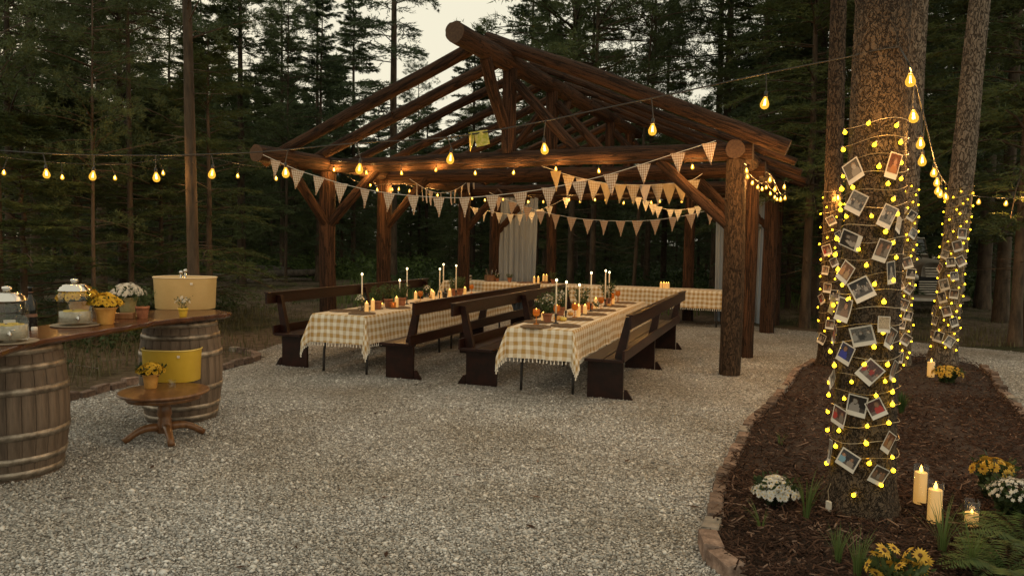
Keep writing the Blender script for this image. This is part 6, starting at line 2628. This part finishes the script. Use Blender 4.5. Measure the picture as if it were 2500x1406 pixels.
def instant_photo(T, u, v, w_px, h_px, rot, label, pal='dark', people=2, seed=0, yaw=0.0, group='instant photos clipped to the lights', off=0.035, tilt=0.0):
    rg = random.Random(seed * 13 + 5)
    p, nn = trunk_hit(T, u, v, off)
    ppm = F / p.y
    w_, h_ = w_px / ppm, h_px / ppm
    root = thing('instant_photo', label, 'photo', p, 0, group)
    zax = Vector(nn)
    # card lies against the bark, then turned in its own plane
    q = zax.to_track_quat('Z', 'Y')
    xx = Vector((0, 0, 1)).cross(zax).normalized()
    yy = zax.cross(xx)
    mat = Matrix((xx, yy, zax)).transposed()
    rot_m = mat @ Matrix.Rotation(yaw, 3, 'Y') @ Matrix.Rotation(tilt + rg.uniform(-0.12, 0.12), 3, 'X') @ Matrix.Rotation(-R(rot), 3, 'Z')
    root.rotation_euler = rot_m.to_euler()
    bend = rg.uniform(-0.02, 0.09) * h_ / 0.1
    curve = lambda x, y: bend * ((y / h_) ** 2) * h_ * 2.2

    def patch(x0, x1, y0, y1, nx, ny, dz):
        vs, fs = [], []
        for j in range(ny + 1):
            for i in range(nx + 1):
                x, y = x0 + (x1 - x0) * i / nx, y0 + (y1 - y0) * j / ny
                vs.append((x, y, curve(x, y) + dz))
        for j in range(ny):
            for i in range(nx):
                a = j * (nx + 1) + i
                fs.append((a, a + 1, a + nx + 2, a + nx + 1))
        return vs, fs
    hw_, hh = w_ / 2, h_ / 2
    mb = MB()
    a_, f_ = patch(-hw_, hw_, -hh, hh, 4, 8, 0)
    b_, _ = patch(-hw_, hw_, -hh, hh, 4, 8, -0.0008)
    mb.add(a_, f_)
    mb.add(b_, [tuple(reversed(f)) for f in f_])
    mb.build('card', M['card'], root, True)
    m_ = w_ * 0.07
    K = 16
    vs, fs = patch(-hw_ + m_, hw_ - m_, -hh + h_ * 0.22, hh - m_, K, K, 0.0012)
    pb = MB()
    pb.add(vs, fs)
    me = pb.mesh('print', M['print'], True)
    col = me.color_attributes.new('print', 'FLOAT_COLOR', 'CORNER')
    img = print_colors(pal, people, rg, K)
    arr = np.ones((K * K, 4, 4), dtype=np.float32)
    arr[:, :, :3] = img.reshape(K * K, 1, 3)
    col.data.foreach_set('color', arr.ravel())
    obj('print', me, root)
    return root


BP = [
    (2083, 418, 46, 55, -30, 'dark', 1, 0, 'dark photo of one seated figure at the upper left of the thick trunk'),
    (2181, 405, 36, 62, 12, 'warm', 1, 0.2, 'warm portrait at the upper right edge of the thick trunk'),
    (2091, 495, 45, 52, 27, 'bw', 5, 0, 'group photo second from the top on the thick trunk'),
    (2166, 529, 36, 56, 24, 'bw', 4, 0.1, 'grey group photo at upper right of the thick trunk'),
    (2077, 587, 42, 57, -68, 'dark', 2, 0, 'sideways photo of a seated pair on the thick trunk'),
    (2154, 612, 34, 54, 18, 'brown', 2, 0.1, 'brown couple photo right of the sideways photo'),
    (2064, 665, 40, 50, 31, 'warm', 2, 0, 'amber-toned tilted photo of two people on the thick trunk'),
    (2104, 707, 50, 54, -30, 'dark', 6, 0, 'large dark crowd photo in the middle of the thick trunk'),
    (2060, 756, 44, 58, 10, 'brown', 1, 0, 'close portrait just below the large dark crowd photo'),
    (2037, 817, 30, 46, 25, 'red', 3, -0.2, 'small red-toned photo at the left edge of the thick trunk'),
    (2106, 820, 54, 49, -15, 'bw', 3, 0, 'pale portrait of three faces on the thick trunk'),
    (2064, 863, 40, 50, 22, 'blue', 1, 0, 'deep blue photo of one figure on the thick trunk'),
    (2124, 908, 46, 54, 41, 'red', 4, 0, 'steeply tilted party photo at mid height of the thick trunk'),
    (2033, 923, 38, 48, 42, 'bw', 4, -0.2, 'grey tilted group photo at the left edge below the blue photo'),
    (2092, 990, 46, 54, 8, 'dark', 1, 0, 'nearly upright portrait of a fair-haired person on the thick trunk'),
    (2139, 997, 40, 46, -28, 'red', 1, 0, 'photo of a red dress right of the upright portrait'),
    (2048, 1016, 45, 48, 14, 'red', 2, -0.1, 'reddish photo left of and below the upright portrait'),
    (2169, 1080, 34, 52, 32, 'warm', 2, 0.2, 'tilted brown photo at the lower right edge of the thick trunk'),
    (2026, 1102, 30, 60, -6, 'bw', 2, -0.3, 'narrow turned-away photo at the lower left edge of the thick trunk'),
    (2070, 1123, 50, 46, 23, 'sky', 2, 0, 'dark photo with a pale blue dress low on the thick trunk'),
    (2145, 1160, 39, 47, 26, 'brown', 3, 0, 'lowest photo on the thick trunk'),
    (2173, 826, 30, 52, 28, 'brown', 2, 0.3, 'turned-away photo at the right edge beside the three faces'),
    (2176, 666, 28, 56, -8, 'dark', 1, 0.3, 'narrow photo at the right edge beside the amber-toned photo'),
    (2158, 792, 30, 40, 2, 'beige', 0, 0, 'small plain beige card above the three-face portrait'),
    (2181, 905, 28, 50, 24, 'brown', 1, 0.4, 'narrow photo at the right edge beside the steeply tilted photo'),
    (2194, 548, 24, 44, 30, 'beige', 0, 0.4, 'bright pale card at the upper right edge of the thick trunk'),
    (2032, 744, 24, 46, -25, 'beige', 0, -0.5, 'bright yellowish card sticking out at the left edge of the thick trunk'),
]
for k, (u, v, w_, h_, ro, pal, ppl, yaw, lab) in enumerate(BP):
    instant_photo(T_BIG, u, v, w_, h_, ro, lab, pal, ppl, 100 + k, yaw)


def small_photos(T, rows, where, seed):
    rg = random.Random(seed)
    rows = sorted(rows, key=lambda r: r[1])
    for k, (u, v) in enumerate(rows):
        if k < 9:
            lab = f'small instant photo on the {where}, {ORD[k]} from the top'
        else:
            lab = f'small instant photo on the {where}, {ORD[len(rows) - 1 - k]} from the bottom'
        w_ = rg.uniform(18, 24)
        instant_photo(T, u, v, w_, w_ * 1.17, rg.choice([-28, -18, 12, 20, 32, 5, -8]), lab, rg.choice(['dark', 'bw', 'brown', 'dark', 'red', 'brown']), rg.choice([1, 2, 2, 4]), seed * 50 + k, rg.uniform(-0.3, 0.3), 'small photos on the rear trunks', 0.045)


small_photos(T_3, [(2202, 515), (2226, 527), (2229, 570), (2196, 611), (2215, 642), (2193, 696), (2219, 706), (2205, 744), (2200, 792), (2211, 829), (2217, 771), (2224, 668), (2192, 872)], 'trunk right behind the thick one', 3)
small_photos(T_2, [(2029, 539), (2047, 575), (2019, 611), (2036, 640), (2015, 660), (2020, 703), (2037, 720), (2006, 730), (2026, 792), (2006, 827)], 'trunk left of the thick one', 4)
small_photos(T_4, [(2307, 621), (2321, 640), (2338, 601), (2294, 654), (2330, 674), (2305, 695), (2329, 718), (2300, 726), (2311, 760), (2282, 782), (2329, 786), (2291, 822), (2318, 834), (2280, 762), (2349, 571), (2345, 638), (2276, 816)], 'slanting right-hand trunk', 5)


# ================================================================== PLANTS AND CANDLES IN THE BED
BZ = 0.062


def hurricane(p, label, r=0.037, h=0.2, gh=0.245, fl=ME_FLAME_BIG):
    t = thing('glass_candle', label, 'candle', p, 0, 'candles in glass on the mulch')
    MB().lathe([(r, 0.003), (r, h - 0.004), (r * 0.92, h), (0.001, h - 0.004)], 26, wob=lambda a, z: 1 + 0.01 * math.sin(3 * a)).build('wax', M['wax'], t, True)
    MB().lathe([(r + 0.004, 0.0), (r + 0.006, gh), (r + 0.004, gh), (r + 0.002, 0.004)], 28).build('glass_sleeve', M['clear'], t, True)
    obj('flame', fl, t, (0, 0, h - 0.004))
    glow(PL, t, (0, 0, h + 0.05))


hurricane(G(2245, 1228, BZ), 'tall lit candle in glass, left of the front pair on the mulch')
hurricane(G(2280, 1276, BZ), 'tall lit candle in glass, right of the front pair on the mulch')
hurricane(G(2371, 1282, BZ), 'short lit candle in glass beside the fern', 0.036, 0.075, 0.15, ME_FLAME)
hurricane(G(2272, 920, BZ), 'lone lit candle in glass at the foot of the slanting trunk', 0.042, 0.19, 0.22)


def mound(p, label, petal, fr, fh, n, size, petals, seed, disc='petal_y', lift=0.05, foliage='leaf_dark', leaves=520, name='flowering_mum', group=None, up=0.3):
    g = np.random.default_rng(seed)
    t = thing(name, label, 'flowers', p, 0, group)
    V, T = sprig_arrays(g, leaves, fr * 0.7, lift + fh * 0.8, 0.04, 1.0, 0.5)
    soup('foliage', V, T, M[foliage], t)
    blooms(g, n, fr, fh, size, petals, (M[petal], M[disc]), t, cz=lift, up=up)
    return t


mound(G(1893, 1230, BZ), 'round white mum growing in the mulch near the brick edging', 'petal_w', 0.14, 0.11, 175, 0.02, 13, 90, lift=0.06)
mound(G(2478, 1262, BZ), 'mound of white flowers at the right picture edge', 'petal_w', 0.17, 0.1, 150, 0.014, 6, 91, 'petal_w', 0.13, leaves=900)
mound(G(2425, 1215, BZ), 'golden daisies behind the white flowers at right', 'petal_o', 0.13, 0.08, 18, 0.034, 12, 92, 'disc', 0.17, leaves=500)
mound(G(2312, 935, BZ), 'golden daisies beside the lone candle under the slanting trunk', 'petal_o', 0.17, 0.1, 34, 0.04, 10, 93, 'disc', 0.1, leaves=420)


def daisies(p, label, heads, seed):
    """yellow daisies with single flower heads"""
    g = np.random.default_rng(seed)
    t = thing('daisy_plant', label, 'flowers', p)
    V, T = sprig_arrays(g, 520, 0.1, 0.13, 0.05, 1.0, 0.4)
    soup('foliage', V, T, M['leaf_herb'], t)
    for (x, y, z, tilt, az, s) in heads:
        rg = random.Random(int(x * 1000 + y * 77 + 5))
        PVt, PT = [], []
        for q in range(15):
            b = 2 * PI * q / 15 + rg.uniform(-0.05, 0.05)
            dr, pr = np.array([math.cos(b), math.sin(b), 0]), np.array([-math.sin(b), math.cos(b), 0])
            l = s * rg.uniform(0.88, 1.08)
            o = len(PVt)
            PVt += [dr * s * 0.18, dr * l * 0.55 - pr * l * 0.15 + [0, 0, 0.1 * s], dr * l + [0, 0, rg.uniform(-0.15, 0.06) * s], dr * l * 0.55 + pr * l * 0.15 + [0, 0, 0.1 * s]]
            PT.append((o, o + 1, o + 2, o + 3))
        f = soup('flower', np.array(PVt), np.array(PT), M['petal_o'], t)
        f.location = (x, y, z)
        f.rotation_euler = (tilt * math.cos(az), tilt * math.sin(az), rg.uniform(0, 6))
        d = MB()
        d.lathe([(s * 0.24, 0.0), (s * 0.22, s * 0.14), (s * 0.1, s * 0.2), (0.0005, s * 0.17)], 12)
        d.build('flower_disc', M['disc'], f, True)
        MB().tube([(x * 0.4, y * 0.4, 0.0), (x * 0.8, y * 0.8, z * 0.6), (x, y, z)], 0.0025, 5).build('flower_stem', M['leaf_herb'], t)


DP = G(2190, 1440, BZ)
hd = []
for (u, v, s, tl, az) in [(2158, 1343, 0.046, 0.7, 0.0), (2200, 1356, 0.042, 0.6, 0.5), (2166, 1378, 0.048, 0.9, 0.0), (2118, 1378, 0.036, 1.3, -0.9), (2222, 1372, 0.042, 0.7, 0.4),
                          (2247, 1355, 0.04, 1.0, 0.9), (2252, 1385, 0.04, 1.2, 0.9), (2175, 1402, 0.046, 0.8, 0.0), (2238, 1392, 0.036, 0.9, 0.6), (2215, 1398, 0.036, 0.5, 0.2),
                          (2140, 1352, 0.034, 0.8, -0.4), (2182, 1338, 0.036, 0.6, 0.1), (2216, 1346, 0.038, 0.9, 0.3), (2138, 1398, 0.038, 1.0, -0.5), (2196, 1380, 0.04, 0.7, 0.1), (2262, 1370, 0.034, 1.2, 1.0)]:
    q = D(u, v, DP.y + rnd.uniform(-0.06, 0.06)) - DP
    hd.append((q.x, q.y, q.z, tl, az, s))
daisies(DP, 'large golden daisies in the front of the mulch bed', hd, 95)


def grass_tuft(p, label, n, h, spread, seed, mat='grass', wd=0.0022, group='wispy grass tufts in the bed'):
    g = np.random.default_rng(seed)
    V, T = [], []
    for k in range(n):
        a = g.uniform(0, 2 * PI)
        hh = h * g.uniform(0.6, 1.1)
        sp = spread * g.uniform(0.2, 1)
        c = np.array([math.cos(a), math.sin(a), 0])
        s = np.array([-c[1], c[0], 0]) * wd
        o = len(V)
        for f in (0, 0.35, 0.7):
            q = c * (0.015 + sp * f * f) + np.array([0, 0, hh * (f - 0.12 * f * f)])
            V += [q - s * (1 - f * 0.5), q + s * (1 - f * 0.5)]
        V.append(c * (0.015 + sp) + np.array([0, 0, hh * 0.86]))
        T += [(o, o + 1, o + 3), (o, o + 3, o + 2), (o + 2, o + 3, o + 5), (o + 2, o + 5, o + 4), (o + 4, o + 5, o + 6)]
    t = thing('grass_tuft', label, 'grass', p, 0, group)
    b = soup('blades', np.array(V), np.array(T), M[mat], t)


for (u, v, n_, h_, sp, lab) in [(1968, 1268, 46, 0.34, 0.13, 'wispy grass tuft between the white mum and the trunk'),
                                (2045, 1372, 34, 0.22, 0.12, 'grass tuft at the foot of the thick trunk, left one'),
                                (2092, 1408, 40, 0.26, 0.14, 'grass tuft left of the large golden daisies'),
                                (2300, 1350, 40, 0.36, 0.2, 'tall wispy grass in front of the candle pair'),
                                (2370, 1385, 30, 0.3, 0.2, 'wispy grass tuft in front of the fern'),
                                (1858, 1290, 20, 0.16, 0.16, 'thin grass tuft below the white mum'),
                                (1905, 1085, 16, 0.12, 0.06, 'tiny green sprout in the middle of the mulch')]:
    grass_tuft(G(u, v, BZ), lab, n_, h_, sp, int(u))
grass_tuft(G(2200, 1010, BZ), 'dark bushy tuft right behind the thick trunk', 60, 0.26, 0.12, 3, 'fern', 0.006)


def fern(p, label, seed, n=16, L=0.42):
    g = np.random.default_rng(seed)
    t = thing('fern', label, 'fern', p)
    for k in range(n):
        a = 2 * PI * k / n + g.normal(0, 0.2)
        l = L * g.uniform(0.7, 1.1)
        V, T = [], []
        c = np.array([math.cos(a), math.sin(a), 0])
        s = np.array([-c[1], c[0], 0])
        K = 26
        for q in range(K):
            f = (q + 1) / K
            pos = c * l * f * 0.9 + np.array([0, 0, l * (0.75 * f - 0.62 * f * f)])
            w_ = l * 0.2 * (math.sin(PI * min(1, f * 0.93 + 0.07)) ** 0.8) + 0.006
            for sd in (-1, 1):
                d = s * sd + c * 0.35 + np.array([0, 0, -0.15 + g.normal(0, 0.1)])
                o = len(V)
                hwd = l / K * 0.42
                V += [pos - c * hwd, pos + d * w_ * 0.6 - c * hwd * 0.8, pos + d * w_, pos + d * w_ * 0.5 + c * hwd]
                T.append((o, o + 1, o + 2, o + 3))
        soup('frond', np.array(V), np.array(T), M['fern'], t)


fern(G(2452, 1400, BZ), 'green fern spreading in the lower right corner of the bed', 96, 22, 0.42)
fern(G(2500, 1330, BZ), 'green fern below the white flowers at the right picture edge', 97, 16, 0.4)


# ================================================================== OLD TRUCK BEHIND THE TREES
def truck():
    Y = 18.4
    c = at_px(2280, Y)
    root = thing('old_truck', 'dark old pickup truck parked behind the slanting trunk', 'truck', c, 0.12)
    car, trim = M['car'], M['car_trim']

    def loft(name, secs, mat, n=20, parent=root, e=3.2):
        """rounded sections along y: (y, z centre, half width, half height)"""
        vs, fs = [], []
        for (y, zc, hw_, hh) in secs:
            for k in range(n):
                a = 2 * PI * k / n
                cc, ss = math.cos(a), math.sin(a)
                vs.append((math.copysign(abs(cc) ** (2 / e), cc) * hw_, y, zc + math.copysign(abs(ss) ** (2 / e), ss) * hh))
        for i in range(len(secs) - 1):
            for k in range(n):
                k2 = (k + 1) % n
                fs.append((i * n + k, i * n + k2, (i + 1) * n + k2, (i + 1) * n + k))
        fs.append(tuple(range(n)))
        fs.append(tuple((len(secs) - 1) * n + k for k in reversed(range(n))))
        return MB().add(vs, fs).build(name, mat, parent, True)
    hood = loft('hood', [(0.0, 1.02, 0.36, 0.3), (0.12, 1.06, 0.42, 0.34), (0.6, 1.1, 0.5, 0.34), (1.25, 1.14, 0.64, 0.34)], car)
    loft('cab', [(1.2, 1.22, 0.72, 0.5), (1.35, 1.38, 0.74, 0.66), (1.6, 1.46, 0.75, 0.68), (2.5, 1.46, 0.75, 0.68), (2.65, 1.4, 0.72, 0.62)], car)
    loft('cargo_bed', [(2.75, 0.95, 0.72, 0.32), (4.5, 0.95, 0.72, 0.32)], car, e=8)
    ws = MB()
    ws.hexa([(-0.58, 1.12, 1.54), (0.58, 1.12, 1.54), (0.58, 1.2, 1.54), (-0.58, 1.2, 1.54), (-0.54, 1.23, 1.92), (0.54, 1.23, 1.92), (0.54, 1.4, 1.92), (-0.54, 1.4, 1.92)])
    wsd = ws.build('windshield', M['car_glass'], root)
    MB().tube([(-0.6, 1.11, 1.52), (0.6, 1.11, 1.52), (0.56, 1.22, 1.94), (-0.56, 1.22, 1.94), (-0.6, 1.11, 1.52)], 0.024, 6).build('windshield_frame', trim, root)
    for k in range(4):
        MB().box((0, -0.03, 0.98 + 0.07 * k), (0.52 + 0.03 * k, 0.04, 0.026), bev=0.006).build('grille_bar', trim, root)
    for k in range(6):
        MB().box((0, -0.05, 0.55 + 0.06 * k), (0.9, 0.05, 0.03), bev=0.008).build('grille_bar', trim, root)
    MB().box((0.12, -0.08, 0.7), (0.07, 0.03, 0.4)).build('grille_strut', trim, root)
    MB().box((0, 0.02, 0.72), (0.86, 0.06, 0.5)).build('grille_backing', M['rubber'], root)
    loft('bumper', [(-0.22, 0.45, 0.84, 0.07), (-0.16, 0.45, 0.86, 0.08), (-0.1, 0.45, 0.84, 0.07)], car, e=5)
    for sx in (-1, 1):
        vs, fs = [], []
        mb = MB()
        pts = [(sx * 0.66, -0.05, 0.62), (sx * 0.67, 0.1, 0.86), (sx * 0.68, 0.35, 0.98), (sx * 0.69, 0.7, 0.94), (sx * 0.7, 1.05, 0.74), (sx * 0.7, 1.3, 0.5)]
        mb.tube(pts, [0.13, 0.19, 0.21, 0.2, 0.17, 0.13], 12)
        mb.build('fender', car, root, True)
        h = MB()
        h.ball((sx * 0.56, -0.04, 0.95), 0.1, 14, 8)
        hl = h.build('headlight', trim, root, True)
        for yy in (0.42, 3.6):
            w_ = MB()
            w_.tube([(sx * 0.6, yy, 0.37), (sx * 0.78, yy, 0.37)], 0.37, 24)
            tw = w_.build('wheel', M['rubber'], root, True)
            MB().tube([(sx * 0.77, yy, 0.37), (sx * 0.79, yy, 0.37)], 0.2, 18).build('rim', trim, tw, True)
    for sx in (-1, 1):
        MB().box((sx * 0.9, 1.25, 1.45), (0.14, 0.03, 0.1), bev=0.01).build('mirror', trim, root)


truck()
